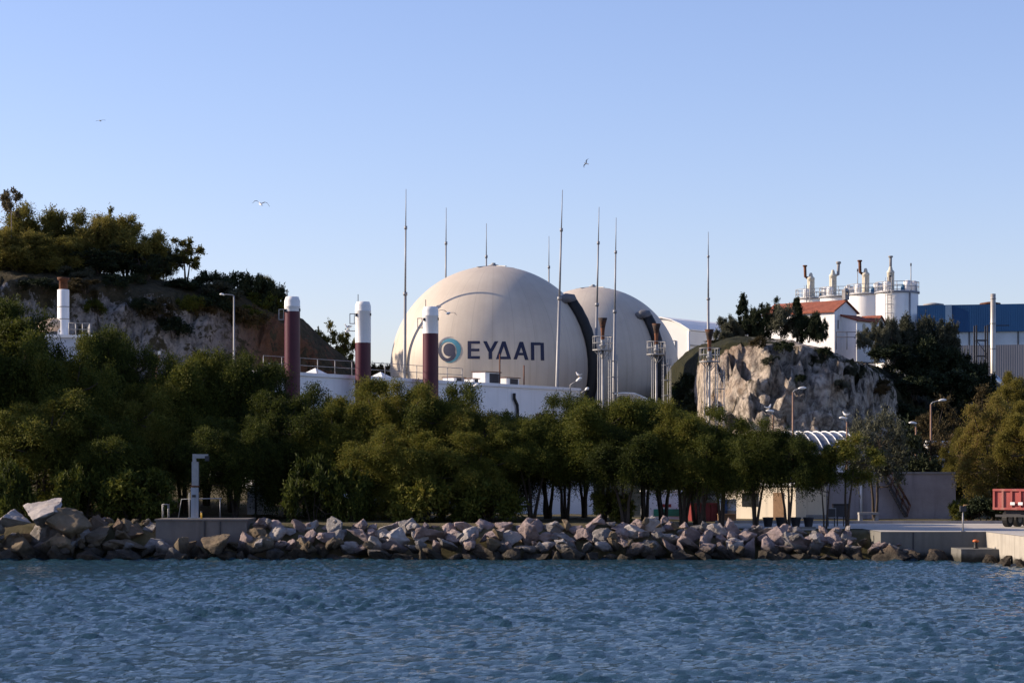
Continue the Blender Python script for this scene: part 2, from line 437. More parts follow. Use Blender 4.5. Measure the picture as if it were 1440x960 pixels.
HILLR = [(925, 236, 5.0, 6.5, 7.5), (940, 235, 6.0, 9.2, 10.5), (955, 228.0, 6.96, 11.16, 12.6), (968, 218.0, 7.38, 12.43, 14.2), (978, 208.0, 7.34, 12.87, 15.4), (990, 202.0, 7.81, 13.98, 16.6), (1003, 198.0, 7.99, 14.71, 16.9), (1015, 197.0, 8.17, 15.83, 17.6), (1035, 196.0, 8.36, 16.48, 18.2), (1060, 195.0, 8.55, 16.76, 18.4), (1100, 194.0, 8.54, 16.57, 18.2), (1140, 194.0, 8.54, 16.38, 17.95), (1180, 195.0, 8.36, 15.82, 17.3), (1215, 197.0, 8.17, 15.18, 16.4), (1245, 202.0, 7.85, 14.1, 16.0), (1275, 209.0, 7.71, 12.55, 15.7), (1310, 219, 7.4, 11.8, 15.2), (1350, 222, 7.0, 11.0, 13.8), (1395, 225, 6.8, 10.2, 12.6), (1450, 228, 6.5, 9.5, 11.6), (1560, 232, 6.0, 8.0, 10), (1700, 236, 4.0, 6.0, 7)]
def right_cols():
    out = []
    for px, D, zf, zb, zr in HILLR:
        X = PX(px, D)
        if 1000 < px < 1216: zb = 5+(zr-5)*(D+4.6)/226-.3
        out.append((X, [(D-12, zf-6), (D-4, zf-.6), (D, zf), (D+2.2, zf+(zb-zf)*.52), (D+4.6, zb), (D+16, 5+(zr-5)*min(1, (D+16)/229)), (D+44, zr), (D+64, zr*.75), (D+92, 1)]))
    return out
def rrock(x, y, z, s):
    c = HX+F*x/y
    a = sstep(966, 984, c)*(1-sstep(1200+(17-z)*9, 1232+(17-z)*9, c))
    zr = lerp(c, [h[0] for h in HILLR], [h[4] for h in HILLR])
    row = (z-5)/y*229+5                              # height this point would have at the church
    top = sstep(zr+.15, zr-.4, row)
    return a*(.74*top-.3*sstep(1100, 1180, c)*sstep(zr-2.6, zr-.9, row))+.03*s
loft('rocky_outcrop', right_cols(), W['outcrop'], None, .3, 120, 2.3, rock=rrock,
     dirt=lambda x,y,z: .55*sstep(22.5, 19, x)*sstep(13, 17, z), seed=4)  # orange-brown tone, stronger towards the outcrop's upper left

# ------------------------------------------------------------------ road and quay
def build_quay():
    mb = MB(); xs = [13.5]+list(np.arange(15, 70, 1.5)); 
    def yfront(x): return 136.4 if x < 21 else (129.7 if x < 26.6 else 112.2)
    v = [(13.5,137.4,1.63),(21,136.4,1.63),(21.02,129.6,1.63),(27.02,129.6,1.63),(27.02,112.1,1.63),(90,112.1,1.63),(90,149,1.63),(13.5,151,1.63)]
    mb.add(v, [(0,1,2,3,4,5,6,7)])
    tag(mb.build('road', W['road']), kind='structure')
    k = MB(); k.bar((13.5,151.2,1.66),(90,149.2,1.66),.3,.28)
    tag(k.build('kerb', W['conc']), kind='structure')
    q = thing('quay_wall', 'weathered concrete quay wall with a dark tide line and a low landing step', 'quay wall', (0,0,0))
    b = MB(); b.box((24.0,132.9,.1),(6.0,6.6,3.02)); b.build('wall', W['concq'], q)
    b = MB(); b.box((24.0,129.35,-.6),(6.2,.8,1.5)); b.build('footing', W['concq'], q)
    b = MB(); b.box((58.5,124.0,.105),(63,24,3.02)); b.build('side_wall', W['concs'], q)
    b = MB(); b.box((26.05,127.6,-.35),(2.3,2.9,2.2)); b.build('landing_step', W['concq'], q)
    b = MB(); b.box((22.85,129.58,.6),(.08,.03,2.0)); b.build('joint', W['dark'], q)
build_quay()
# ------------------------------------------------------------------ foliage
LEAF = {
 'tamarisk': foliage('tamarisk_leaves', [(.1,(.018,.026,.007)),(.42,(.058,.072,.013)),(.75,(.120,.122,.020)),(1,(.19,.155,.032))], .34),
 'golden': foliage('golden_tamarisk_leaves', [(.1,(.06,.056,.014)),(.45,(.14,.122,.026)),(.8,(.20,.168,.038)),(1,(.20,.13,.06))], .5),
 'russet': foliage('russet_leaves', [(.1,(.030,.026,.012)),(.45,(.075,.058,.026)),(.8,(.12,.082,.036)),(1,(.14,.075,.04))]),
 'olive': foliage('grey_green_leaves', [(.1,(.035,.040,.026)),(.5,(.080,.084,.055)),(1,(.13,.128,.09))]),
 'dark': foliage('dark_evergreen_leaves', [(.1,(.010,.016,.009)),(.5,(.022,.032,.014)),(1,(.045,.05,.022))], .12),
 'hill': foliage('mixed_hill_leaves', [(.1,(.055,.055,.015)),(.5,(.14,.128,.028)),(.85,(.21,.17,.042)),(1,(.22,.155,.06))], .4),
 'pale': foliage('pale_thin_leaves', [(.1,(.05,.045,.02)),(.5,(.11,.09,.045)),(1,(.15,.12,.07))]),
}
BARK = mk('bark', (.060,.045,.034), .4, 5, .95, bump=.5)
BARKP = mk('pale_bark', (.23,.19,.16), .3, 5, .95)

def unit(a): return a/np.maximum(np.linalg.norm(a, axis=-1, keepdims=True), 1e-9)
def leaves_mesh(name, C, axis, l, w, mat, rs, face):
    n = len(C)
    side = unit(np.cross(axis, unit(face+rs.normal(size=(n, 3))*.55)))
    l = l[:, None]; w = w[:, None]
    v = np.stack([C-axis*l*.5, C+side*w*.5-axis*l*.06, C+axis*l*.5, C-side*w*.5-axis*l*.06], 1).reshape(-1, 3)
    f = np.arange(n*4).reshape(n, 4)
    return np_mesh(name, v, f, mat)
def tree_meshes(kind, seed, Rx, Rz, zc, K=30, sprays=36, leaves=14, cl=(.75,1.25), leaf=(.30,.085), droop=.35, up=.35,
                stems=3, trunk_r=.2, mat='tamarisk', low=-.55, bark=None, ragged=.35, spread=.5, shape='round', fill=.55, jit=.06, face=.7):
    """a crown of twig sprays grouped in clumps round an uneven envelope, and a trunk whose limbs reach the clumps"""
    rs = np.random.RandomState(seed)
    cs = []; tries = 0
    while len(cs) < K and tries < 6000:
        tries += 1
        d = unit(rs.normal(size=3))
        if d[2] < low: continue
        rr = rs.uniform(fill, 1.0)
        lob = 1+ragged*noise.noise((d[0]*1.7+seed*3.1, d[1]*1.7, d[2]*1.7))
        p = np.array([d[0]*Rx, d[1]*Rx, d[2]*Rz])*rr*lob
        if shape == 'column':
            h = rs.uniform(-1, 1); r = Rx*(1-.82*max(0, h)**1.3)*(1-.4*max(0,-h)**3)
            a = rs.uniform(0, 6.28); p = np.array([math.cos(a)*r*rr*.55, math.sin(a)*r*rr*.55, h*Rz*.94])
        p[2] += zc
        if all(np.linalg.norm(p-q) > spread*cl[0] for q in cs): cs.append(p)
    cs = np.array(cs); K = len(cs); crad = rs.uniform(cl[0], cl[1], K)
    # sprays
    ci = np.repeat(np.arange(K), sprays)
    n = len(ci)
    outw = unit((cs[ci]-np.array([0,0,zc-.35*Rz])))
    d = unit(rs.normal(size=(n,3))+outw*.75+np.array([0,0,up]))
    L = crad[ci]*rs.uniform(.55, 1.1, n)
    start = cs[ci]+unit(rs.normal(size=(n,3)))*crad[ci][:,None]*.2
    li = np.repeat(np.arange(n), leaves); m = len(li)
    tt = np.tile((np.arange(leaves)+.5)/leaves, n)*.85+.15+rs.normal(0, .04, m)
    pos = start[li]+d[li]*(tt*L[li])[:,None]
    pos[:,2] -= droop*(tt**2)*L[li]
    pos += rs.normal(0, jit, (m,3))
    ax = d[li]+rs.normal(0, .55, (m,3)); ax[:,2] -= 2*droop*tt*.5; ax = unit(ax)
    sc = rs.uniform(.65, 1.35, m)
    crown = leaves_mesh(kind+'_crown', pos, ax, leaf[0]*sc, leaf[1]*sc, LEAF[mat], rs, face*unit(outw[li]+unit(pos-cs[ci][li])*.25))
    # wood
    mb = MB(); pts = []
    top = zc+.25*Rz
    for k in range(stems):
        a = 6.28*k/stems+rs.uniform(-.6,.6)
        lean = rs.uniform(.18,.5)*Rx if stems > 1 else rs.uniform(0,.15)*Rx
        path = []; 
        for q in range(7):
            t = q/6
            r = .12*(stems > 1)+lean*t**1.4
            path.append((math.cos(a)*r+rs.normal(0,.05)*(q>0)*Rx*.25, math.sin(a)*r+rs.normal(0,.05)*(q>0)*Rx*.25, -.25+(top+.25)*t))
        rr = [trunk_r*(1.25 if q == 0 else 1-.75*q/6)*(1 if stems == 1 else .72) for q in range(7)]
        mb.tube(path, rr, 7)
        pts += [(np.array(path[q]), rr[q]) for q in range(2, 7)]
    for c in cs:
        best = min(pts, key=lambda p: np.linalg.norm((c-p[0])*np.array([1,1,.6]))+(3 if p[0][2] > c[2]+.3 else 0))
        a, ra = best; mid = (a+c)/2+rs.normal(0,.12,3)*Rx*.2+np.array([0,0,-.15])
        mb.tube([a, mid, c], [min(ra*.6,.11*trunk_r/.2), .05*trunk_r/.2, .018], 5)
    me = bpy.data.meshes.new(kind+'_trunk'); me.from_pydata(mb.v, [], mb.f); me.materials.append(bark or BARK)
    me.polygons.foreach_set('use_smooth', [True]*len(me.polygons)); me.update()
    zt = float(np.percentile(pos[:,2], 99.5)); wx = float(np.percentile(np.abs(pos[:,0]), 98.5))
    return crown, me, zt, wx
VAR = {}
def variants(key, n, **kw):
    VAR[key] = [tree_meshes(key, 100+17*i+sum(map(ord, key)), **kw) for i in range(n)]
variants('tamarisk', 6, Rx=3.0, Rz=2.9, zc=5.3, K=58, sprays=96, leaves=18, leaf=(.13,.05), droop=.45, low=-.74, fill=.35, cl=(.85,1.5), spread=.45, jit=.10)
variants('wide', 4, Rx=3.6, Rz=3.1, zc=4.4, K=72, sprays=92, leaves=18, leaf=(.13,.05), droop=.55, low=-1, fill=.35, cl=(.85,1.5), spread=.45, jit=.10)
variants('small', 2, Rx=1.9, Rz=1.9, zc=4.0, K=20, sprays=60, leaves=15, leaf=(.15,.05), droop=.35, cl=(.6,.95), stems=2, trunk_r=.13, low=-.4)
variants('golden', 3, Rx=3.6, Rz=3.6, zc=4.6, K=64, sprays=96, leaves=18, leaf=(.13,.05), droop=.65, jit=.1, spread=.45, face=.2, up=.3, mat='golden', low=-.95, cl=(.7,1.2))
variants('russet', 2, Rx=2.2, Rz=2.8, zc=4.2, K=26, sprays=30, leaves=12, leaf=(.28,.08), droop=.2, mat='russet', low=-.7, fill=.45)
variants('olive', 2, Rx=2.6, Rz=2.5, zc=3.8, K=36, sprays=36, leaves=13, leaf=(.2,.085), droop=.1, up=.6, mat='olive', low=-.6)
variants('dark', 3, Rx=2.4, Rz=2.5, zc=3.2, K=34, sprays=36, leaves=13, leaf=(.22,.09), droop=.1, mat='dark', low=-.9, cl=(.6,1.0))
variants('hilltree', 4, Rx=2.7, Rz=2.7, zc=2.6, K=64, sprays=60, leaves=15, leaf=(.19,.07), jit=.1, droop=.15, up=.5, mat='hill', low=-1, ragged=.45, fill=.35, cl=(.8,1.25))
variants('sparse', 2, Rx=2.0, Rz=2.6, zc=3.6, K=30, sprays=26, leaves=10, leaf=(.26,.11), droop=.2, mat='hill', low=-.6, ragged=.9, cl=(.5,.9), fill=.3)
variants('slender', 1, Rx=1.2, Rz=1.5, zc=6.4, K=15, sprays=18, leaves=8, leaf=(.26,.10), droop=.2, mat='pale', low=-.7, ragged=.8, cl=(.4,.7), stems=1, trunk_r=.1, bark=BARKP)
variants('cypress', 2, Rx=.85, Rz=2.2, zc=2.4, K=34, sprays=26, leaves=11, leaf=(.17,.08), droop=-.25, up=1.3, mat='dark', shape='column', cl=(.3,.48), stems=1, trunk_r=.12, spread=.5)
variants('oliveclump', 2, Rx=2.4, Rz=1.7, zc=1.35, K=56, sprays=50, leaves=13, leaf=(.17,.075), droop=.05, up=.6, mat='olive', low=-.8, cl=(.5,.85), fill=.35, trunk_r=.1)
variants('darkclump', 3, Rx=2.4, Rz=1.7, zc=1.35, K=56, sprays=46, leaves=13, leaf=(.18,.08), droop=.05, up=.5, mat='dark', low=-.8, cl=(.5,.85), fill=.35, trunk_r=.1)
variants('shrub', 3, Rx=1.5, Rz=1.0, zc=.75, K=20, sprays=34, leaves=12, leaf=(.2,.075), droop=.2, up=.5, mat='tamarisk', low=-.5, cl=(.5,.8), stems=3, trunk_r=.06)
variants('darkshrub', 3, Rx=1.4, Rz=1.0, zc=.8, K=20, sprays=30, leaves=12, leaf=(.2,.09), droop=.05, up=.5, mat='dark', low=-.5, cl=(.45,.75), stems=3, trunk_r=.06)
variants('oliveshrub', 2, Rx=1.3, Rz=1.1, zc=.9, K=20, sprays=32, leaves=12, leaf=(.18,.08), droop=.05, up=.6, mat='olive', low=-.6, cl=(.45,.75), stems=3, trunk_r=.06)
variants('russetshrub', 2, Rx=1.3, Rz=1.1, zc=.9, K=20, sprays=28, leaves=12, leaf=(.22,.075), droop=.2, up=.5, mat='russet', low=-.6, cl=(.45,.75), stems=3, trunk_r=.06)

def plant(name, cat, label, kind, var, px, D, top, wpx, group, z0=None, sink=.15):
    """stands on the ground (or at z0); its height and spread are metres worked out from distance"""
    crown, trunk, zt, wx = VAR[kind][var % len(VAR[kind])]
    x = PX(px, D); zb = (g(x, D) if z0 is None else z0)-sink
    H = PZ(top, D)-zb; sx = M(wpx, D)/2/wx; sz = H/zt
    root = thing(name, label, cat, (x, D, zb), rnd.uniform(0, 6.28), group)
    root.scale = (sx, sx, sz)
    link('trunk' if cat == 'tree' else 'stem', trunk, root); link('crown' if cat == 'tree' else 'foliage', crown, root)
    return root

G1 = 'shore trees in front of the plant'
ROW = [ # kind, variant, column, distance, top row, width, label
 ('wide',1,-190,149,420,200,'unseen tree added to cast shade beyond the left edge, farthest left'),  # out of view, added to throw shade along the shore row
 ('wide',2,-110,147,430,180,'unseen tree added to cast shade just outside the left edge'),  # second unseen tree, added for the shade it casts
 ('wide',0,-25,150,446,170,'tall dark tree cut by the left edge of the photo above the big boulders'),
 ('wide',1,30,152,428,150,'tallest shore tree, left of the white chimney base, its crown top sunlit'),
 ('tamarisk',1,92,147,480,110,'shore tree standing just below and right of the white chimney'),
 ('tamarisk',2,158,153,468,95,'yellow-topped shore tree rising in front of the pale cliff, right of the white chimney building'),
 ('wide',2,205,148,545,130,'low broad shore tree filling the gap between two taller yellow-topped crowns'),
 ('tamarisk',3,258,151,500,105,'sunlit shore tree standing behind the steel quay post'),
 ('tamarisk',4,325,153,500,110,'sunlit shore tree beneath the tall lamp post on the left'),
 ('tamarisk',5,366,152,512,90,'shore tree hiding the foot of the plum chimney with the shortest white top'),
 ('wide',0,405,146,548,120,'shore tree with a bright crown right below the leftmost plum chimney'),
 ('tamarisk',0,462,144,576,90,'dark shore tree between the two plum chimneys on the left'),
 ('wide',1,520,146,538,125,'broad sunlit shore tree at the foot of the middle plum chimney'),
 ('tamarisk',1,572,143,541,95,'shore tree between the middle and the right plum chimney'),
 ('wide',2,622,144,543,125,'dense shore tree at the foot of the right plum chimney'),
 ('tamarisk',2,668,142,577,90,'dark shore tree under the wall lamp on the long white wall'),
 ('tamarisk',3,708,143,582,85,'shore tree under the black drain pipe of the white wall'),
 ('tamarisk',2,748,141,590,100,'lower shore tree right of the black drain pipe'),
 ('tamarisk',4,795,144,558,95,'bright shore tree covering the right end of the long white wall'),
 ('tamarisk',3,848,141,563,115,'shore tree below the leftmost flare stack'),
 ('tamarisk',5,905,142,564,100,'shore tree below the middle flare stack and the curved white canopy'),
 ('tamarisk',1,962,139,570,110,'shore tree at the foot of the rock outcrop, below the right flare stack'),
 ('tamarisk',0,1015,138,582,95,'shore tree in front of the lowest pale rock of the outcrop'),
 ('tamarisk',1,1062,136.8,594,90,'shore tree with a forked thick trunk against the cream wall'),
 ('tamarisk',2,1108,135.8,606,85,'dark shore tree in front of the ribbed barrel roof'),
 ('small',0,1160,135.8,628,62,'slim young shore tree by the open paving, with bare low stems'),
 ('small',1,1190,135.8,612,105,'last shore tree on the right, thin crowned, in front of the grey concrete block'),
 ('wide',0,60,143,560,150,'dark low-branched tree right behind the biggest boulders'),
 ('wide',1,150,142,585,130,'dark low-branched tree between the big boulders and the steel post'),
 ('wide',2,330,143.5,590,130,'dark low-branched tree right of the steel quay post'),
 ('wide',0,560,140,606,120,'dark low-hanging tree in the middle of the rock bank'),
 ('wide',1,655,139.5,612,120,'dark low-hanging tree right of the middle of the shore row'),
 ('tamarisk',3,880,138.5,604,100,'dark front tree with thin bare trunks left of the red bin'),
 ('tamarisk',5,985,138,612,95,'dark front tree whose trunks stand before the red bin'),
]
for k, v, px, D, top, wp, lab in ROW:
    plant('shore_tree', 'tree', lab, k, v, px, D, top, wp*1.12, G1)
BACK = [('wide',3,290,157,528,150,'back-row shore tree filling the gap between the two sunlit crowns by the tall lamp post'),
 ('wide',1,432,152,572,130,'back-row shore tree between the first and second plum chimney'),
 ('wide',2,495,154,562,130,'back-row shore tree just left of the middle plum chimney'),
 ('wide',3,600,155,556,140,'back-row shore tree just left of the right plum chimney'),
 ('wide',0,690,150,596,130,'back-row shore tree left of the black drain pipe'),
 ('tamarisk',5,772,150,598,120,'back-row shore tree right of the black drain pipe'),
 ('tamarisk',0,822,150,590,120,'back-row shore tree under the right end of the white wall'),
 ('tamarisk',4,932,150,586,130,'back-row shore tree between the middle and right flare stacks'),
 ('tamarisk',2,980,147,598,100,'back-row shore tree before the lit left foot of the outcrop'),
 ('wide',3,230,156,540,130,'back-row shore tree above and left of the steel quay post'),
 ('wide',1,120,158,520,150,'back-row shore tree under the white chimney building')]
for k, v, px, D, top, wp, lab in BACK:
    plant('shore_tree', 'tree', lab, k, v, px, D, top, wp, G1)
G2 = 'bushes under the shore trees'
for v, px, D, top, wp, lab in (
 (0,8,137,652,80,'dark bush at the left edge above the boulders'),(1,190,139,662,110,'dark bush left of the steel quay post'),(2,118,139,655,90,'dark bush behind the biggest boulder'),
 (0,440,138,645,90,'rounded bush near the low white wall gap, left of its twin'),(2,490,138,662,70,'rounded dark bush at the top of the pink rocks, right of its twin'),
 (1,590,138,668,90,'spreading dark bush above the pale slab rocks mid shore'),(0,690,138,675,100,'dark bush left of the open view to the white wall base'),
 (2,855,140,690,70,'low bush beneath the front trees right of the white wall base')):
    plant('bush', 'bush', lab, 'shrub', v, px, D, top, wp, G2)

# right bank
plant('olive_tree', 'tree', 'grey-green tree with a pale sunlit crown in front of the outcrop foot', 'olive', 0, 1232, 162, 580, 100, None)
plant('evergreen_tree', 'tree', 'nearly black evergreen behind the grey concrete block', 'dark', 0, 1280, 176, 598, 90, None)
plant('evergreen_tree', 'tree', 'dark evergreen behind the left end of the concrete block', 'dark', 1, 1248, 178, 622, 80, None)
plant('russet_tree', 'tree', 'rust-brown tree behind the tall lamp post on the right', 'russet', 0, 1322, 188, 560, 75, None)
plant('russet_tree', 'tree', 'low rust-brown tree over the concrete block, left of the golden tree', 'russet', 1, 1330, 178, 610, 80, None)
plant('golden_tree', 'tree', 'large golden-green tree rising behind the red trailer', 'golden', 0, 1400, 163, 562, 135, None)
plant('golden_tree', 'tree', 'golden-green tree cut by the right edge above the red trailer', 'golden', 1, 1465, 160, 560, 130, None)
plant('golden_tree', 'tree', 'golden-green tree leaning over the right end of the concrete block', 'golden', 2, 1362, 170, 600, 70, None)
plant('golden_tree', 'tree', 'golden tree high on the right edge below the bent duct', 'golden', 2, 1432, 196, 528, 90, None)
plant('russet_tree', 'tree', 'brownish tree on the slope below the silver duct', 'russet', 0, 1385, 198, 545, 60, None)
plant('bush', 'bush', 'small leafy bush beside the tree stump, right of the concrete block', 'shrub', 1, 1352, 160, 702, 30, None)
plant('bush', 'bush', 'dark hedge-like bush in the shade behind the red trailer', 'darkshrub', 1, 1382, 157, 700, 60, None)
# outcrop top
GO = 'trees and bushes on the rocky outcrop'
OUT = [('cypress','cypress_tree','tree',0,1045,223,414,17,18.0,'pointed dark cypress standing alone at the left of the outcrop top'),
 ('cypress','cypress_tree','tree',1,1121,221,419,15,18.0,'slim dark cypress in front of the red church roof'),
 ('dark','pine_tree','tree',2,1082,222,420,34,18.0,'open-crowned dark pine between the two cypresses'),
 ('oliveclump','bush','bush',0,1027,222,446,42,17.4,'grey-green bush at the left end of the outcrop top'),
 ('darkclump','bush','bush',0,1063,222,435,38,17.9,'dark rounded bush right of the solitary cypress'),
 ('oliveshrub','bush','bush',1,1100,221,430,40,17.9,'greyish leafy bush left of the slim cypress'),
 ('darkclump','bush','bush',1,1137,220,441,38,17.9,'dark bush below the red roof, right of the slim cypress'),
 ('darkclump','evergreen_tree','tree',0,1151,219,447,26,17.8,'round dark tree hiding the left corner of the church'),
 ('oliveshrub','bush','bush',0,1215,221,462,24,17.1,'small pale bush in front of the church porch'),
 ('oliveclump','bush','bush',1,1246,222,450,36,15.8,'grey-green bush right of the church porch'),
 ('oliveclump','bush','bush',0,1278,223,446,58,15.2,'broad grey-green bush under the front white tank'),
 ('oliveclump','bush','bush',1,1318,224,449,60,14.6,'grey-green bush in front of the blue shed corner'),
 ('darkclump','bush','bush',2,1300,222,470,80,13.8,'dark bush on the shaded shoulder below the blue shed'),
 ('darkclump','bush','bush',1,1348,225,492,70,12.2,'dark bush sloping down before the grey shed wall'),
 ('darkclump','bush','bush',0,1376,226,512,50,11.6,'dark bush beside the foot of the silver chimney'),
 ('darkshrub','bush','bush',1,1255,217,486,60,15.6,'low dark scrub bush at the top right of the pale rock face'),
 ('darkshrub','bush','bush',2,1330,219,520,80,12.2,'low dark scrub bush in the middle of the shaded slope'),
 ('darkshrub','bush','bush',0,1285,216,530,60,12.2,'dark scrub bush beside the right edge of the rock face'),
 ('darkshrub','bush','bush',2,1010,214,478,30,17.2,'tuft of dark scrub on the sunlit left shoulder of the outcrop'),
 ('darkshrub','bush','bush',1,962,228,540,40,12.4,'dark scrub bush on the green slope behind the right flare stack')]
for kind, nm, cat, v, px, D, top, wp, z0, lab in OUT:
    plant(nm, cat, lab, kind, v, px, D, top, wp, GO, z0)
# left hill
GH = 'trees on the left hilltop'
HT = [('slender',0,16,222,266,36,24.2,'tall thin tree with a bare pale trunk at the left of the hilltop'),
 ('hilltree',0,-18,224,318,60,24.3,'dark hilltop tree cut by the left edge of the photo'),
 ('hilltree',1,48,226,293,66,24.5,'bushy hilltop tree right of the thin pale-trunked tree'),
 ('hilltree',2,98,228,300,60,24.5,'hilltop tree with a golden top, third from the left edge'),
 ('hilltree',3,132,226,304,56,24.5,'hilltop tree left of the one with the highest ragged top'),
 ('sparse',0,158,229,292,34,24.5,'ragged-topped tree standing above the middle of the hilltop row'),
 ('hilltree',0,178,227,308,66,24.4,'round golden-green tree right of the ragged-topped one'),
 ('hilltree',2,212,228,330,50,24.2,'dark tree where the hilltop row starts to step down'),
 ('hilltree',1,20,221,325,60,24.2,'dark tree below the thin pale-trunked tree'),
 ('hilltree',3,75,222,335,60,24.3,'shaded tree in front of the golden-topped hilltop tree'),
 ('dark',1,232,229,345,40,24.0,'dark rounded tree near the right end of the hilltop row'),
 ('sparse',1,262,230,336,46,23.8,'airy grey tree at the right end of the hilltop row, sky showing through'),
 ('dark',0,205,224,352,60,23.8,'blackish tree at the brow of the cliff'),
 ('dark',2,140,223,345,70,24.0,'blackish tree in the shade under the golden crowns')]
for kind, v, px, D, top, wp, z0, lab in HT:
    plant('hilltop_tree', 'tree', lab, kind, v, px, D, top, wp*(1.35 if kind == 'hilltree' else 1), GH, z0)
for kind, v, px, D, top, wp, z0, lab in (
 ('darkshrub',0,292,228,382,46,23.0,'dark shrub on the ridge just right of the hilltop trees'),('darkshrub',1,328,228,384,44,22.6,'dark shrub on the ridge above the tall lamp'),
 ('darkshrub',2,358,230,386,40,22.0,'dark shrub mid way along the falling ridge'),('darkshrub',0,385,229,399,36,20.8,'last dark shrub on the ridge, left of the plum chimney'),
 ('hilltree',1,372,231,390,30,22.0,'spiky small shrub near the end of the ridge'),
 ('darkshrub',1,250,224,392,60,22.6,'low dark shrub on the brow below the airy grey tree'),('russetshrub',0,120,216,392,50,22.2,'brownish shrub on the cliff brow behind the white chimney'),
 ('darkshrub',2,60,216,392,60,22.2,'dark shrub at the cliff brow left of the rusty chimney top')):
    plant('ridge_shrub', 'shrub', lab, kind, v, px, D, top, wp, 'shrubs on the left ridge', z0)
plant('thin_tree', 'tree', 'airy tree on the low saddle between the left hill and the middle plum chimney', 'sparse', 0, 458, 240, 453, 46, None, 13.4)
plant('thin_tree', 'tree', 'shorter airy tree leaning right, beside the middle plum chimney', 'sparse', 1, 483, 241, 466, 40, None, 13.2)
for v, px, D, top, wp, z0, lab in ((0,540,238,513,30,13.3,'tawny shrub on the saddle right of the middle plum chimney'),(1,516,239,512,30,13.4,'tawny shrub on the saddle behind the middle plum chimney')):
    plant('ridge_shrub', 'shrub', lab, 'russetshrub', v, px, D, top, wp, 'tawny shrubs on the saddle', z0)

LC = left_cols()
def cliff_point(X, t):
    D = lerp(X, [c[0] for c in LC], [c[1][2][0] for c in LC]); zf = lerp(X, [c[0] for c in LC], [c[1][1][1] for c in LC]); zb = lerp(X, [c[0] for c in LC], [c[1][4][1] for c in LC])
    return D+4.6*t, zf+1+(zb-zf-1)*t
sc = random.Random(5)
for k in range(30):
    X = sc.uniform(-46, -24.5); t = sc.choice([sc.uniform(.05,.8), sc.uniform(.75,1.3)])
    Y, z = cliff_point(X, min(t, 1)); Y += max(0, t-1)*14; z += max(0, t-1)*4
    h = sc.uniform(.7, 1.5); px = HX+F*X/Y
    plant('scrub_bush', 'bush', 'low scrub bush clinging to the shaded cliff of the left hill', ['darkshrub','russetshrub','shrub','oliveshrub'][k%4], k, px, Y, HY-(z+h-CZ)*F/Y, h*2.6*F/Y, 'scrub on the left cliff', z-.3)
RC = right_cols()
HP = [h[0] for h in HILLR]
for k in range(34):
    c = sc.uniform(938, 984); D = lerp(c, HP, [h[1] for h in HILLR]); zf = lerp(c, HP, [h[2] for h in HILLR]); zb = lerp(c, HP, [h[3] for h in HILLR]); zr = lerp(c, HP, [h[4] for h in HILLR])
    t = sc.choice((sc.uniform(.3, 1), sc.uniform(.9, 1.6))); Y = D+4.6*t; z = zf+(zb-zf)*min(t, 1)+(zr-zb)*max(0, t-1)*.4; h = sc.uniform(.6, 1.1)
    plant('scrub_bush', 'bush', 'dark scrub bush on the steep green slope behind the right flare stack', ['darkshrub','shrub','darkshrub'][k%3], k, c, Y, HY-(z+h-CZ)*F/Y, h*2.8*F/Y, 'scrub left of the rock face', z-.4)
for k in range(9):
    X = sc.uniform(21.5, 34); D = lerp(X, [c[0] for c in RC], [c[1][2][0] for c in RC]); zb = lerp(X, [c[0] for c in RC], [c[1][4][1] for c in RC]); zf = lerp(X, [c[0] for c in RC], [c[1][2][1] for c in RC])
    t = sc.uniform(.55, 1.1); Y = D+4.4*t-.6; z = zf+(zb-zf)*min(1, t); h = sc.uniform(.35, .7)
    plant('scrub_bush', 'bush', 'small tuft of scrub rooted in the upper rock face of the outcrop', ['darkshrub','russetshrub','oliveshrub'][k%3], k, HX+F*X/Y, Y, HY-(z+h-CZ)*F/Y, h*2.8*F/Y, 'tufts in the rock face', z-.2)
for k in range(16):
    X = sc.uniform(35.5, 48); D = lerp(X, [c[0] for c in RC], [c[1][2][0] for c in RC]); zf = lerp(X, [c[0] for c in RC], [c[1][2][1] for c in RC]); zb = lerp(X, [c[0] for c in RC], [c[1][4][1] for c in RC]); zp = lerp(X, [c[0] for c in RC], [c[1][5][1] for c in RC])
    t = sc.uniform(.1, 2); Y = D+(4.6*t if t < 1 else 4.6+11*(t-1)); z = zf+(zb-zf)*t if t < 1 else zb+(zp-zb)*(t-1)
    h = sc.uniform(.8, 1.5)
    plant('scrub_bush', 'bush', 'dark scrub bush on the shaded slope between the pale rock face and the blue shed', ['darkshrub','darkshrub','oliveshrub'][k%3], k, HX+F*X/Y, Y, HY-(z+h-CZ)*F/Y, h*2.8*F/Y, 'scrub on the shaded right slope', z-.4)

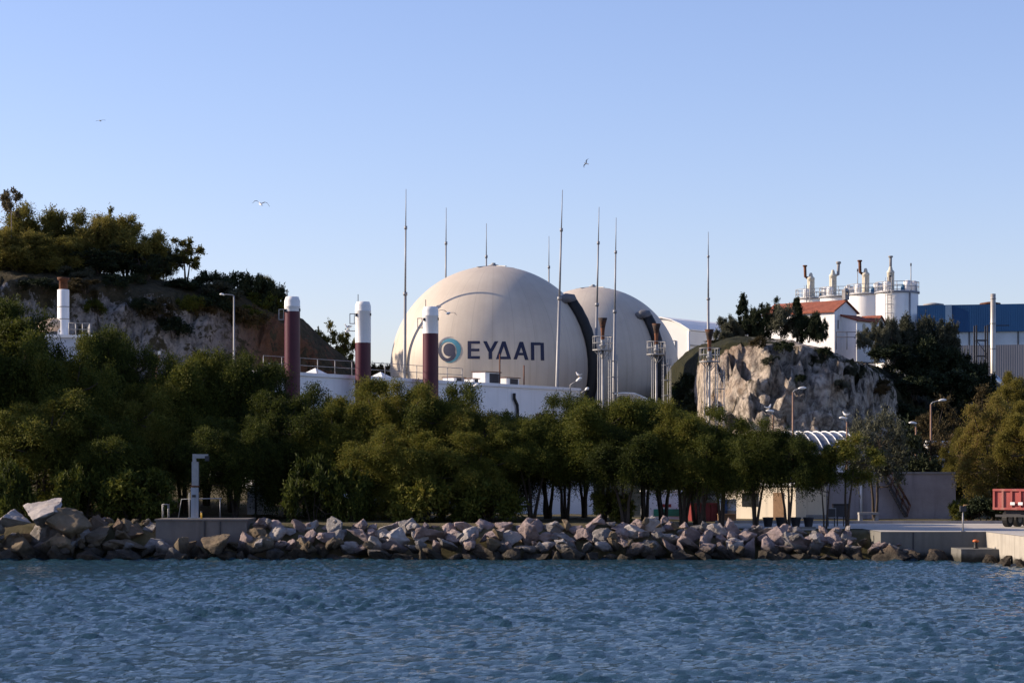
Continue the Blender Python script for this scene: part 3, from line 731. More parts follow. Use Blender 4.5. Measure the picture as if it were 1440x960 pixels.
# ------------------------------------------------------------------ shore rocks
def rock_mesh(seed):
    rs = np.random.RandomState(seed); bm = bmesh.new()
    ax = np.array([rs.uniform(.85,1.25), rs.uniform(.75,1.0), rs.uniform(.55,.85)])
    for p in unit(rs.normal(size=(rs.randint(9,14), 3)))*ax*rs.uniform(.85,1.05,(1,1)): bm.verts.new(p)
    r = bmesh.ops.convex_hull(bm, input=bm.verts)
    bmesh.ops.delete(bm, geom=[e for e in r['geom_interior'] if isinstance(e, bmesh.types.BMVert)], context='VERTS')
    bmesh.ops.bevel(bm, geom=bm.edges[:], offset=.04, segments=2, affect='EDGES', profile=.6, clamp_overlap=True)
    bmesh.ops.triangulate(bm, faces=bm.faces)
    for _ in range(3):
        es = [e for e in bm.edges if e.calc_length() > .16]
        if es: bmesh.ops.subdivide_edges(bm, edges=es, cuts=1)
        bmesh.ops.triangulate(bm, faces=bm.faces)
    bm.normal_update()
    for v in bm.verts:
        p = v.co+Vector((seed*7.3, 0, 0))
        d = .06*noise.fractal(p*1.6, 1, 2, 3)+.06*(noise.ridged_multi_fractal(p*2.2, 1, 2.1, 4, 1, 2)-1.1)+.025*noise.noise(p*7)
        v.co += v.normal*d
    me = bpy.data.meshes.new('boulder'); bm.to_mesh(me); bm.free()
    me.polygons.foreach_set('use_smooth', [True]*len(me.polygons))
    try: me.set_sharp_from_angle(angle=R(38))
    except Exception: pass
    return me
RM = [[rock_mesh(i) for i in range(14)]]
def rock(x, y, z, s, mat, flat=1.0, seed=None, tilt=.5):
    i = rnd.randrange(14) if seed is None else seed
    key = (i, mat)
    if key not in RM_CACHE:
        me = RM[0][i].copy(); me.materials.append(ROCKM[mat]); RM_CACHE[key] = me
    o = link('boulder', RM_CACHE[key]); o.location = (x, y, z); o.scale = (s, s, s*flat)
    o.rotation_euler = (rnd.gauss(0, tilt), rnd.gauss(0, tilt), rnd.uniform(0, 6.28))
    return o
RM_CACHE = {}
def shore_rocks():
    rows = [('at the waterline', 130.6, .05, (.55,1.02)), ('in the second row', 131.4, .66, (.55,1.0)), ('in the third row', 132.3, 1.28, (.5,1.0)), ('along the top of the bank', 133.5, 1.78, (.42,.9))]
    for ri, (nm, y, z, (s0, s1)) in enumerate(rows):
        x = -34.5+ri*.35; n = 0
        while x < (24.2 if ri == 0 else 23.9-ri*.8):
            s = rnd.uniform(s0, s1)*(1.18 if x < -18 else 1)
            left = sstep(-13, -19, x)
            r = rnd.random()
            if ri == 0: mat = 'brown' if r < .4 else ('tan' if r < .65 else 'grey')
            elif left > rnd.random(): mat = 'tan' if r < .55 else ('grey' if r < .8 else 'brown')
            else: mat = 'pinkish' if r < .52 else ('grey' if r < .76 else ('pale' if r < .95 else 'tan'))
            zz = z+rnd.gauss(0, .1); yy = y+rnd.gauss(0, .2)
            if x > 20.4: yy -= 1.7+.3*ri; zz -= .12*ri*(x-20.4)
            if x > 6: zz -= [0,.08,.18,.3][ri]*sstep(6, 14, x)
            skip = (ri >= 2 and -20.9 < x < -15.2 and yy > 131.6) or (ri >= 3 and x < -27) or (ri == 2 and -26 < x < -21 and rnd.random() < .5) or (ri == 3 and x > 20.4)
            if ri == 2 and -20.9 < x < -15.2: skip = True
            if not skip:
                n += 1
                big = 'large' if s > s0+.62*(s1-s0) else ('small' if s < s0+.28*(s1-s0) else 'medium')
                o = rock(x, yy, zz, s, mat, rnd.uniform(.62, .95))
                tone = {'pinkish':'pinkish','grey':'dark wet grey' if ri == 0 else 'grey','tan':'tan','pale':'pale whitish','brown':'dark wet brown' if ri == 0 else 'brown'}[mat]
                suf = 'th' if 10 <= n % 100 <= 20 else {1:'st',2:'nd',3:'rd'}.get(n % 10, 'th')
                tag(o, f'{big} {tone} boulder {nm}, {n}{suf} from the left', 'boulder', 'boulders of the shore bank')
            x += s*rnd.uniform(.95, 1.35)
    special = [(-27.3,131.9,2.75,1.9,'pale',.8,3,'biggest boulder, pale and smooth topped, above the rocks at far left'),
     (-28.5,130.9,2.3,1.2,'pale',1.0,5,'white-faced upright boulder leaning on the left of the biggest one'),
     (-25.5,131.2,2.1,1.65,'tan',.85,7,'huge tan boulder resting right of the biggest pale one'),
     (-30.2,131.6,2.0,1.35,'grey',.95,2,'grey knobbly boulder at the left edge of the photo'),
     (-27.9,130.7,.7,1.3,'tan',.95,9,'tan boulder just below the white-faced upright one'),
     (-26.0,130.7,.75,1.25,'tan',.9,11,'tan boulder below the huge tan one'),
     (-16.9,130.9,.75,1.25,'tan',1.0,4,'rounded tan boulder in front of the concrete jetty, right side'),
     (-18.7,130.8,.6,1.1,'tan',1.0,6,'tan boulder in front of the concrete jetty, left side'),
     (-14.6,131.0,.75,1.1,'tan',1.0,1,'tan boulder right of the concrete jetty corner'),
     (-22.4,132.6,1.5,.95,'brown',.9,8,'brown boulder leaning on the left end of the concrete jetty')]
    for x, y, z, s, mat, fl, sd, lab in special:
        tag(rock(x, y, z, s, mat, fl, sd, .2), lab, 'boulder', 'boulders of the shore bank')
    for k, (x, y, z, s) in enumerate(((26.3,124.6,.1,.75),(26.6,122.9,.15,.6),(26.2,121.4,.0,.55),(27.0,120.2,.1,.6),(26.4,125.8,-.05,.55))):
        tag(rock(x, y, z, s, 'brown', .8), ['dark boulder beside the landing step at the quay foot','dark boulder at the quay foot, second right from the landing step','small dark boulder at the foot of the lit quay wall','dark boulder at the right edge below the lit quay wall','flat dark boulder tucked against the landing step'][k], 'boulder', 'boulders at the quay foot')
    for k in range(80):
        x = rnd.uniform(-31, 20); ri = rnd.choice((1, 2, 3)); y = (130.6, 131.3, 132.2)[ri-1]+rnd.uniform(-.3, .3); z = (.75, 1.3, 1.95)[ri-1]+rnd.uniform(-.1, .25)-(.25 if x > 10 else 0)
        if -21 < x < -15: continue
        tag(rock(x, y, z, rnd.uniform(.2, .42), rnd.choice(['grey','pinkish','pinkish','pale','tan'] if x > -15 else ['grey','tan','tan','brown'])), 'small broken stone wedged among the boulders of the shore bank', 'stone', 'small stones among the boulders')
    # loose rubble behind the rocks at left
    for k in range(16):
        x = rnd.uniform(-25, -21.5); y = rnd.uniform(133.6, 136); s = rnd.uniform(.18,.38)
        tag(rock(x, y, 2.0+.12*rnd.random(), s, rnd.choice(['grey','pinkish','tan'])), 'small loose stone in the heap left of the concrete jetty', 'stone', 'heap of loose stones')
shore_rocks()
# ------------------------------------------------------------------ gas domes
def dome_mat():
    t = NT('dome_membrane')
    sp = t.n.new('ShaderNodeSeparateXYZ'); t.link(t.co.outputs['Object'], sp.inputs[0])
    az = t.math('DIVIDE', t.math('ARCTAN2', sp.outputs['Y'], sp.outputs['X']), 2*math.pi)
    col = t.ramp(t.noise(.25, 7, .65), [(.3, (.46,.395,.325)), (.7, (.55,.485,.40))])
    # run-down streaks follow the meridians
    cv = t.n.new('ShaderNodeCombineXYZ'); t.link(t.math('MULTIPLY', az, 90), cv.inputs[0]); t.link(t.math('MULTIPLY', sp.outputs['Z'], .05), cv.inputs[1])
    st = t.noise(1.0, 5, .6, cv.outputs[0])
    low = t.math('MULTIPLY', t.ramp(sp.outputs['Z'], [(0, (1,1,1)), (1, (.15,)*3)]), 1)
    zr = t.n.new('ShaderNodeMapRange'); zr.inputs[1].default_value = -9; zr.inputs[2].default_value = 9; zr.inputs[3].default_value = 1; zr.inputs[4].default_value = .1
    t.link(sp.outputs['Z'], zr.inputs[0])
    k = t.math('MULTIPLY', t.ramp(st, [(.48, (0,0,0)), (.7, (.8,)*3)]), zr.outputs[0])
    col = t.mix(k, col, (.33,.27,.21))
    k2 = t.math('MULTIPLY', t.ramp(st, [(.26, (.9,)*3), (.36, (0,0,0))]), .7)
    col = t.mix(k2, col, (.68,.64,.58))
    # welded gores
    fr = t.math('FRACT', t.math('MULTIPLY', az, 30))
    ln = t.ramp(t.math('ABSOLUTE', t.math('SUBTRACT', fr, .5)), [(.0, (.42,)*3), (.028, (0,0,0))])
    col = t.mix(ln, col, (.30,.26,.215))
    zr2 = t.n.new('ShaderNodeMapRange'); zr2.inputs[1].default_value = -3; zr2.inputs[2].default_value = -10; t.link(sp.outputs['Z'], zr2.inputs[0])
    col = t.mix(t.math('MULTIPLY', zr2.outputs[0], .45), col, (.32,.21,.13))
    return t.done(col, .55, 0, .3)
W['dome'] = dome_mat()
W['ductgrey'] = mk('dull_grey_fitting', (.13,.13,.14), .2, 3, .6)
def sph(r, az, el): return Vector((r*math.cos(el)*math.cos(az), r*math.cos(el)*math.sin(az), r*math.sin(el)))
def dome(name, label, px, py, D, rp, duct_az, duct_lo, duct_hi, r_duct):
    x, y, z = P(px, py, D); r = M(rp, D)
    base = max(-r*.82, 4.5-z)
    root = thing(name, label, 'gas dome', (x, y, z), 0, 'gas storage domes')
    el0 = math.asin(base/r); prof = []
    for i in range(61):
        el = el0+(math.pi/2-el0)*i/60; prof.append((max(.001, r*math.cos(el)), r*math.sin(el)))
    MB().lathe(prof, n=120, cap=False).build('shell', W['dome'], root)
    mb = MB(); rb = r*math.cos(el0)
    mb.lathe([(rb+.05, base-1.6), (rb+.6, base-1.6), (rb+.6, base+.5), (rb-.1, base+.6)], n=64, cap=False); mb.build('base_ring', W['conc'], root)
    d = MB(); pts = [sph(r+r_duct*.55, duct_az, R(e)) for e in np.linspace(duct_lo, duct_hi, 26)]
    rr = [r_duct*(1+.05*(i%2)) for i in range(26)]
    d.tube(pts, rr, 10); du = d.build('duct', W['black'], root)
    e = MB(); q = R(duct_hi+1.0)
    e.tube([sph(r+r_duct*.6, duct_az, R(duct_hi-.7)), sph(r+r_duct*.9, duct_az-.02, q), sph(r+r_duct*.6, duct_az-.08, q+.02), sph(r-.2, duct_az-.12, q+.02)], [r_duct*.95, r_duct*.95, r_duct*.85, r_duct*.85], 10)
    e.build('duct_elbow', W['ductgrey'], du)
    v = MB(); v.lathe([(.5,r-.1),(.5,r+.12),(.2,r+.2),(.2,r+.32),(.001,r+.34)], n=14, cap=False)
    for a in range(5): v.bar(sph(r+.06, a*1.256+.3, R(89)), sph(r+.10, a*1.256+.3, R(78-3*(a%2))), .14, .06)
    v.build('top_vent', W['steel'], root)
    return root, r
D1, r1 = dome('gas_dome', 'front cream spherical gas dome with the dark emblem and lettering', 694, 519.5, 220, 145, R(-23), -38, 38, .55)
D2, r2 = dome('gas_dome', 'rear cream spherical gas dome, half hidden behind the lettered one', 834, 525, 264, 121, R(-44), -32, 36.5, .6)

# emblem and lettering printed on the front dome (metres along the skin, centred on the side that faces the water)
AZ0 = math.atan2(-220, -D1.location.x) 
def on_dome(u, v, lift=.03):
    el = v/r1; az = AZ0+u/(r1*math.cos(el)); return sph(r1+lift, az, el)
M1 = 220/F                                           # metres per photo pixel at the dome
def skin_quad(mb, a, b, c, d, nu=10, nv=2):
    a, b, c, d = map(Vector, (a, b, c, d)); vs = []; 
    for j in range(nv+1):
        for i in range(nu+1):
            s, t = i/nu, j/nv
            p = (a*(1-s)+b*s)*(1-t)+(d*(1-s)+c*s)*t; vs.append(on_dome(p.x, p.y))
    fs = [(j*(nu+1)+i, j*(nu+1)+i+1, (j+1)*(nu+1)+i+1, (j+1)*(nu+1)+i) for j in range(nv) for i in range(nu)]
    mb.add(vs, fs, True)
def uv(px, py):                                      # photo pixel -> metres on the skin
    d = Vector(((px-HX)/F, 1, (HY-py)/F)).normalized(); o = Vector((0,0,CZ))-D1.location
    b = o.dot(d); t = -b-math.sqrt(max(0, b*b-o.length_squared+r1*r1)); q = o+d*t
    el = math.asin(q.z/r1); return ((math.atan2(q.y, q.x)-AZ0)*r1*math.cos(el), el*r1)
def letters():
    mb = MB()
    def st(p, q, w0, w1=None):                       # slanted stroke with horizontal ends: p,q bottom/top centres
        w1 = w1 or w0
        a = uv(p[0]-w0/2, p[1]); b = uv(p[0]+w0/2, p[1]); c = uv(q[0]+w1/2, q[1]); d = uv(q[0]-w1/2, q[1])
        skin_quad(mb, a+(0,), b+(0,), c+(0,), d+(0,), 3, 8)
    def hb(x0, x1, y0, y1):
        skin_quad(mb, uv(x0,y1)+(0,), uv(x1,y1)+(0,), uv(x1,y0)+(0,), uv(x0,y0)+(0,), 8, 2)
    # E
    st((660.2,504.5),(660.2,479.5),5.0); hb(662.7,675,479.5,483.3); hb(662.7,674.3,490.2,493.9); hb(662.7,675,500.6,504.5)
    # Y
    st((689.6,505),(689.6,493.5),5.0); st((689.0,494.2),(682.0,479.8),5.2); st((690.4,494.2),(698.2,479.8),5.2)
    # Delta
    st((699.8,505),(708.5,480),4.8); st((716.4,505),(708.5,480),4.8); hb(700.2,716.0,501.3,505.02)
    # A
    st((724.4,505.2),(733.0,480.6),5.0); st((740.6,506),(733.0,480.6),5.0); hb(727.6,737.6,496.0,499.6)
    # Pi
    st((749.0,506.3),(748.6,481.4),4.8); st((762.8,506.8),(762.2,481.9),4.8); hb(750.9,759.9,481.5,485.4)
    mb.build('lettering', W['navy'], D1, fix=False)
letters()
def emblem():
    cx, cy = uv(631, 492); S = 16.6*M1
    def ribbon(fn, n=48):
        """fn(t) -> angle deg, inner radius, outer radius, centre offset"""
        vs = []
        for i in range(n+1):
            a, ri, ro, ox, oy = fn(i/n)
            for k in range(5):
                q = ri+(ro-ri)*k/4
                vs.append(on_dome(cx+S*(ox+q*math.cos(R(a))), cy+S*(oy+q*math.sin(R(a)))))
        return vs, [(i*5+k, i*5+k+1, i*5+k+6, i*5+k+5) for i in range(n) for k in range(4)]
    mb = MB(); mb.cur = 0
    # navy core, joined at the lower right to a crescent that sweeps round the left
    mb.add(*ribbon(lambda t: (360*t, .0, .54, .05, .02)), smooth=True)
    I = lambda t, xs, ys: float(np.interp(t, xs, ys))
    def crescent(t):
        a = 128+232*t
        return (a, I(a, (128,150,200,262,300,335,360), (.90,.76,.68,.67,.54,.45,.42)), I(a, (128,150,270,320,360), (.92,.97,.95,.80,.45)), .0, -.02)
    mb.add(*ribbon(crescent), smooth=True)
    mb.cur = 1
    def teal(t):
        a = 172-282*t
        return (a, I(a, (-110,-80,-40,0,50,90,130,172), (1.02,.95,.80,.66,.62,.66,.76,.86)), I(a, (-110,0,90,150,172), (1.04,1.05,.97,.92,.88)), .04, .0)
    mb.add(*ribbon(teal), smooth=True)
    mb.cur = 2
    def grey(t):
        w = math.sin(math.pi*t)
        return (176-112*t, 1.13-.10*w, 1.13, .02, -.02)
    mb.add(*ribbon(grey), smooth=True)
    mb.build('emblem', [W['navy'], W['teal'], W['greyprint']], D1, fix=False)
emblem()

# ------------------------------------------------------------------ long white building
A_ = Vector((-18.35, 167.27, 0)); B_ = Vector((6.03, 203.0, 0)); ANG = math.atan2(B_.y-A_.y, B_.x-A_.x); LEN = (B_-A_).length
# local frame: x along the visible wall, -y out of it
def wall_building():
    ztop = 12.5; dep = 5.5
    root = thing('white_building', 'long white flat-roofed building behind the shore trees, its top edge sloping away right', 'building', (A_.x, A_.y, 0), ANG)
    MB().box((LEN/2, dep/2, (ztop-.25)/2), (LEN, dep, ztop-.25)).build('wall', W['wallwhite'], root)
    p = MB(); p.box((LEN/2, .0, ztop-.12), (LEN+.1, .3, .26)); p.box((LEN/2, dep, ztop-.12), (LEN+.1, .3, .26)); p.box((-.02, dep/2, ztop-.12), (.3, dep-.3, .26)); p.box((LEN+.02, dep/2, ztop-.12), (.3, dep-.3, .26))
    p.build('parapet', W['wallwhite'], root)
    # rail stands where the photo shows it: from the left end to beyond the third chimney
    def along(px):                                    # distance along the wall seen at photo column px
        k = (px-HX)/F; d = B_-A_
        return LEN*(k*A_.y-A_.x)/(d.x-k*d.y)
    x1 = along(652); rail = MB()
    for z in (ztop+.55, ztop+1.1): rail.tube([(.3,.15,z),(x1,.15,z)], .024, 6)
    ro = rail.build('roof_railing', W['mast'], root)
    n = 13
    for i in range(n): MB().tube([(.3+(x1-.3)*i/(n-1),.15,ztop),(.3+(x1-.3)*i/(n-1),.15,ztop+1.1)], .035, 6).build('post', W['mast'], ro)
    for px in (457, 549): 
        x = along(px)+.5; s = .75
        MB().add([(x-s,.6,ztop),(x+s,.6,ztop),(x+s,2.1,ztop),(x-s,2.1,ztop),(x,1.35,ztop+.5)], [(3,2,1,0),(0,1,4),(1,2,4),(2,3,4),(3,0,4)]).build('skylight', W['white'], root)
    for px, w, h, dd in ((657,1.5,.36,1.1),(682,.75,.36,.9),(703,2.2,.98,1.3),(731,1.9,.6,1.3)):
        x = along(px)
        b = MB().box((x, 1.4, ztop+h/2), (w, dd, h)).build('roof_unit', W['white'], root)
        l = MB(); l.box((x+.06, 1.4, ztop+h+.03), (w+.22, dd+.2, .06)); 
        l.build('lid', W['rust'], b)
        MB().box((x+.1*w, 1.4-dd/2-.02, ztop+h*.5), (w*.62, .03, h*.8)).build('opening', W['dark'], b)
    for px, h in ((709,2.55),(743,1.75)):
        x = along(px); MB().tube([(x,.45,ztop),(x,.45,ztop+h)], .06, 6).build('roof_pole', W['rust'], root)
    x = along(722)
    MB().tube([(x-.15,-.2,ztop-.75),(x-.15,-.2,ztop-1.2),(x+.3,-.2,ztop-1.75),(x+.35,-.2,ztop-2.2),(x+.35,-.2,ztop-7)], .13, 8).build('drain_pipe', W['black'], root)
    MB().box((along(765), -.02, 9.6), (2.6, .05, 1.0)).build('window', W['glass'], root)
    MB().box((along(420), -.02, 4.6), (1.5, .05, 2.2)).build('window', W['glass'], root)
    return along
along = wall_building()
def wpos(px, out, z):                                # world point beside the long wall
    s = along(px)
    for _ in range(6):
        X = A_.x+math.cos(ANG)*s+math.sin(ANG)*out; Y = A_.y+math.sin(ANG)*s-math.cos(ANG)*out
        e = PX(px, Y)-X; s += e/(math.cos(ANG)-math.sin(ANG)*(px-HX)/F)
    return Vector((A_.x+math.cos(ANG)*s+math.sin(ANG)*out, A_.y+math.sin(ANG)*s-math.cos(ANG)*out, z))

# plum chimneys
for px, ytop, ysplit, lab in ((411,417,438,'plum-coloured chimney with the shortest white top, leftmost of three along the white wall'),
                              (510.5,424,482,'plum-coloured chimney with the longest white top, middle of three along the white wall'),
                              (605.5,431,469,'plum-coloured chimney overlapping the lettered dome, rightmost of three')):
    q = wpos(px, 1.25, 0); D = q.y; r = M(11, D); zt = PZ(ytop, D); zs = PZ(ysplit, D); zb = g(q.x, D)-.3
    c = thing('chimney', lab, 'chimney', (q.x, q.y, zb), 0, 'plum chimneys along the white wall'); h = zt-zb; hs_ = zs-zb
    MB().lathe([(r*1.02,0),(r*1.0,hs_)], n=32, cap=False).build('shaft', W['purple'], c)
    MB().lathe([(r*1.005,hs_),(r*1.005,h-.78),(r*1.03,h-.76),(r*1.03,h-.70),(r*1.005,h-.68),(r*1.0,h-.32),(r*.82,h-.02),(r*.7,h),(r*.6,h-.25),(.01,h-.3)], n=32, cap=False).build('cap', W['white'], c)
    br = MB(); zc = h-.95
    br.bar((-r,-.1,zc),(-r-.4,-.1,zc),.06); br.bar((-r,-.1,zc-.75),(-r-.4,-.1,zc-.75),.06); br.bar((-r-.4,-.1,zc+.03),(-r-.4,-.1,zc-.78),.06); br.bar((-r-.06,-.1,zc),(-r-.06,-.1,zc-.75),.05)
    br.build('bracket', W['steel'], c)
    MB().tube([(-.62*r,-.1,h-.2),(-.62*r,-.1,h+.55)], .03, 6).build('rod', W['dark'], c)
    MB().box((-.8*r,-.66*r,h-1.05),(.16,.16,.22)).build('sensor_box', W['dark'], c)
    for a, zz in ((.5, -1.3),):
        MB().box((r*.95,-.25*r,h-1.0),(.14,.2,.2)).build('sensor_box', W['dark'], c)

# lightning masts
for (xt, yt), xb, D, lab in (((571,266),569,214.1,'tall lightning mast before the left edge of the lettered dome'),
    ((627.5,292),626,232,'lightning mast rising behind the left shoulder of the lettered dome'),
    ((684,314),683.5,240,'lightning mast rising behind the crown of the lettered dome'),
    ((772,332),771.5,253,'thinnest lightning mast, far behind the right shoulder of the lettered dome'),
    ((791,267),783.5,207,'tall leaning lightning mast in front of the right half of the lettered dome'),
    ((842.5,291),836,225,'leaning lightning mast in the gap between the two domes'),
    ((866.5,306),862.5,235,'lightning mast in front of the middle of the rear dome'),
    ((996,326),996,249,'lone lightning mast beside the rocky outcrop')):
    top = Vector(P(xt, yt, D)); yb_ = 590 if xb in (836, 862.5) else 535
    low = Vector(P(xb, yb_, D)); dr = (top-low)
    zb = g(low.x, D)-.2 if xb != 996 else 12.0
    bot = low+dr*((zb-low.z)/dr.z); d = top-bot
    m = thing('lightning_mast', lab, 'mast', bot, 0, 'lightning masts round the domes')
    L = lambda t: d*t
    s1, s2 = .62, .86
    MB().tube([L(0), L(s1*.5), L(s1)], [.19, .165, .13], 10).build('lower_pole', W['mast'], m)
    MB().tube([L(s1), L(s2)], [.095, .075], 8).build('middle_pole', W['mast'], m)
    MB().tube([L(s2), L(1)], [.055, .028], 6).build('tip', W['mast'], m)
    for t in (s1, s2): MB().tube([L(t-.006), L(t+.006)], [.2, .2] if t == s1 else [.14, .14], 8).build('collar', W['mast'], m)

# flare stacks
def flare(px, D, top, label, rot):
    x = PX(px, D); zb = g(x, D); zt = PZ(top, D)-zb; zp = zt-2.75
    f = thing('flare_stack', label, 'flare stack', (x, D, zb), rot, 'flare stacks by the rear dome')
    MB().tube([(0,0,0),(0,0,zp)], .105, 10).build('riser', W['steel'], f)
    b = MB(); b.lathe([(.17,zp),(.2,zp+.3),(.28,zp+.34),(.28,zp+.45),(.17,zp+.5),(.15,zp+.9)], n=14, cap=False); b.build('burner_base', W['steel'], f)
    b = MB(); b.lathe([(.15,zp+.9),(.16,zp+1.5),(.2,zp+1.9)], n=14, cap=False); b.build('burner_neck', W['rust'], f)
    b = MB(); b.lathe([(.2,zp+1.9),(.27,zp+2.25),(.40,zp+2.75),(.37,zp+2.75),(.24,zp+2.2),(.01,zp+2.1)], n=14, cap=False); b.build('burner_cone', W['soot'], f)
    p = MB(); p.lathe([(.2,zp-.06),(.88,zp-.04),(.88,zp+.05),(.2,zp+.06)], n=20, cap=False, smooth=False)
    for k in range(4): p.bar((.15*math.cos(k*1.57),.15*math.sin(k*1.57),zp-.7),(.75*math.cos(k*1.57),.75*math.sin(k*1.57),zp-.06),.06)
    p.build('platform', W['steel'], f)
    r = MB()
    for z in (zp+.6, zp+1.15):
        ring = [(.85*math.cos(6.283*k/20), .85*math.sin(6.283*k/20), z) for k in range(21)]
        r.tube(ring, .03, 5, False)
    ro = r.build('railing', W['steel'], f)
    for k in range(8):
        a = 6.283*k/8+.2; MB().tube([(.85*math.cos(a),.85*math.sin(a),zp),(.85*math.cos(a),.85*math.sin(a),zp+1.15)], .03, 5).build('post', W['steel'], ro)
    l = MB(); 
    for s in (-.22, .22): l.tube([(.5,s-.35,0),(.5,s-.35,zp+.9)], .035, 6)
    n = int(zp/.3)
    for k in range(1, n): l.bar((.5,-.57,k*.3),(.5,-.13,k*.3),.025)
    lo = l.build('ladder', W['steel'], f)
    c = MB()
    for k in range(3, int(zp/1.35)+1):
        z = zp-1.35*(k-2)+.4
        if z < 2: break
        c.tube([(.5+.75*math.sin(math.pi*t/8), -.35-.42*math.cos(math.pi*t/8), z) for t in range(9)], .03, 5)
    for t in (2, 4, 6):
        c.tube([(.5+.75*math.sin(math.pi*t/8), -.35-.42*math.cos(math.pi*t/8), 2.4),(.5+.75*math.sin(math.pi*t/8), -.35-.42*math.cos(math.pi*t/8), zp-.4)], .025, 5)
    c.build('safety_cage', W['steel'], lo)
    for k in range(2): MB().tube([(-.35,.25-.5*k,0),(-.35,.25-.5*k,zp-.1)], .035, 6).build('side_pipe', W['mast'], f)
flare(847.5, 195, 447, 'flare stack with a rusty cone in front of the gap between the domes', .35)
flare(923, 203, 455, 'flare stack with a sooty cone in front of the rear dome', .25)
flare(997.5, 193, 463, 'flare stack standing against the pale rock of the outcrop', .3)

# curved white canopy right of the first flare stack
def canopy():
    D = 197; x0, x1 = PX(873, D), PX(930, D); zb = g(x0, D)
    c = thing('canopy', 'small curved white canopy of ribbed sheets between two flare stacks', 'canopy', (x0, D, zb), -.1)
    zt = PZ(555, D)-zb; w = x1-x0; n = 5
    prof = [(0, zt-.05), (w*.25, zt+.02), (w*.5, zt-.02), (w*.7, zt-.3), (w*.86, zt-.75), (w, zt-1.3)]
    for k in range(n):
        y0 = k*.8; ox, oz = .32*k-.6, .13*(n-1-k)-.3
        a = MB().prism([(p+ox, q+oz) for p, q in prof]+[(p+ox, q+oz-.12) for p, q in prof[::-1]], y0, y0+.66); a.build('roof_sheet', W['white'], c)
    b = MB(); b.bar((w*.4,.3,zt-.75),(w*.4+.6,n*.8-.3,zt-.9),.12); b.bar((.2,.3,zt-.5),(.8,n*.8-.3,zt-.9),.12); b.build('beam', W['steel'], c)
    for p, q in ((.15, zt-.25), (w-.15, zt-1.5)):
        for y in (.2, n*.8-.3): MB().tube([(p,y,-.2),(p,y,q)], .07, 6).build('post', W['steel'], c)
canopy()

# white gabled store beyond the domes
def store():
    D = 300; xl, xc = PX(925, D), PX(970, D)
    ang = R(-38); c = thing('warehouse', 'white sheet-metal warehouse with a shallow curved gable, between the rear dome and the outcrop', 'warehouse', (xc, D, 5.5), 0)
    zt = PZ(465, D)-5.5; za = PZ(455, D)-5.5
    wd = (xc-xl)/math.cos(R(38))
    # gable front runs from the corner to the left and away
    ux, uy = -math.cos(R(36)), math.sin(R(36)); vx, vy = math.sin(R(36)), math.cos(R(36))
    W_ = 11.0; Ln = 22
    prof = [(0,0),(0,zt)]+[(W_*t, zt+(za-zt)*(1-(2*t-1)**2)*2.0) for t in (.12,.25,.38,.5,.62,.75,.88)]+[(W_,zt),(W_,0)]
    def pt(u, z, d): return (ux*u+vx*d, uy*u+vy*d, z)
    n = len(prof); mb = MB()
    mb.add([pt(u,z,0) for u,z in prof]+[pt(u,z,Ln) for u,z in prof], [list(range(n)), list(range(n,2*n))]+[(i,(i+1)%n,(i+1)%n+n,i+n) for i in range(n)])
    mb.build('wall', mk('white_sheet_cladding', (.70,.69,.66), .05, .3, .6), c)
    rf = MB(); q = prof[1:-1]; m = len(q)
    rf.add([pt(u*1.03-.1,z+.06,-.35) for u,z in q]+[pt(u*1.03-.1,z+.06,Ln) for u,z in q]+[pt(u*1.03-.1,z+.22,-.35) for u,z in q]+[pt(u*1.03-.1,z+.22,Ln) for u,z in q],
      [(i,i+1,i+1+m,i+m) for i in range(m-1)]+[(i+2*m,i+3*m,i+1+3*m,i+1+2*m) for i in range(m-1)]+[(i,i+2*m,i+1+2*m,i+1) for i in range(m-1)]+[(0,m,3*m,2*m),(m-1,3*m-1,4*m-1,2*m-1)])
    rf.build('roof', W['white'], c)
    t = MB(); t.bar(pt(-.06,zt-1.9,.1),pt(-.06,zt-1.9,Ln),.06,.0+.2); t.build('gutter', W['steel'], c)
    d = MB()
    a0, a1 = 2.2, 8.8
    d.add([pt(a0,.2,-.06),pt(a1,.2,-.06),pt(a1,zt-1.2,-.06),pt(a0,zt-1.2,-.06),pt(a0,.2,-.01),pt(a1,.2,-.01),pt(a1,zt-1.2,-.01),pt(a0,zt-1.2,-.01)], [(0,1,2,3),(7,6,5,4),(0,4,5,1),(1,5,6,2),(2,6,7,3),(3,7,4,0)])
    do = d.build('sliding_door', W['wallwhite'], c)
    s = MB()
    for a in (a0, (a0+a1)/2, a1): s.bar(pt(a,.2,-.1),pt(a,zt-1.2,-.1),.1,.08)
    s.bar(pt(a0,zt-1.2,-.1),pt(a1,zt-1.2,-.1),.1,.08); s.build('door_frame', W['steel'], do)
    MB().tube([pt(.1,0,-.1),pt(.1,zt,-.1)], .12, 6).build('downpipe', W['white'], c)
store()

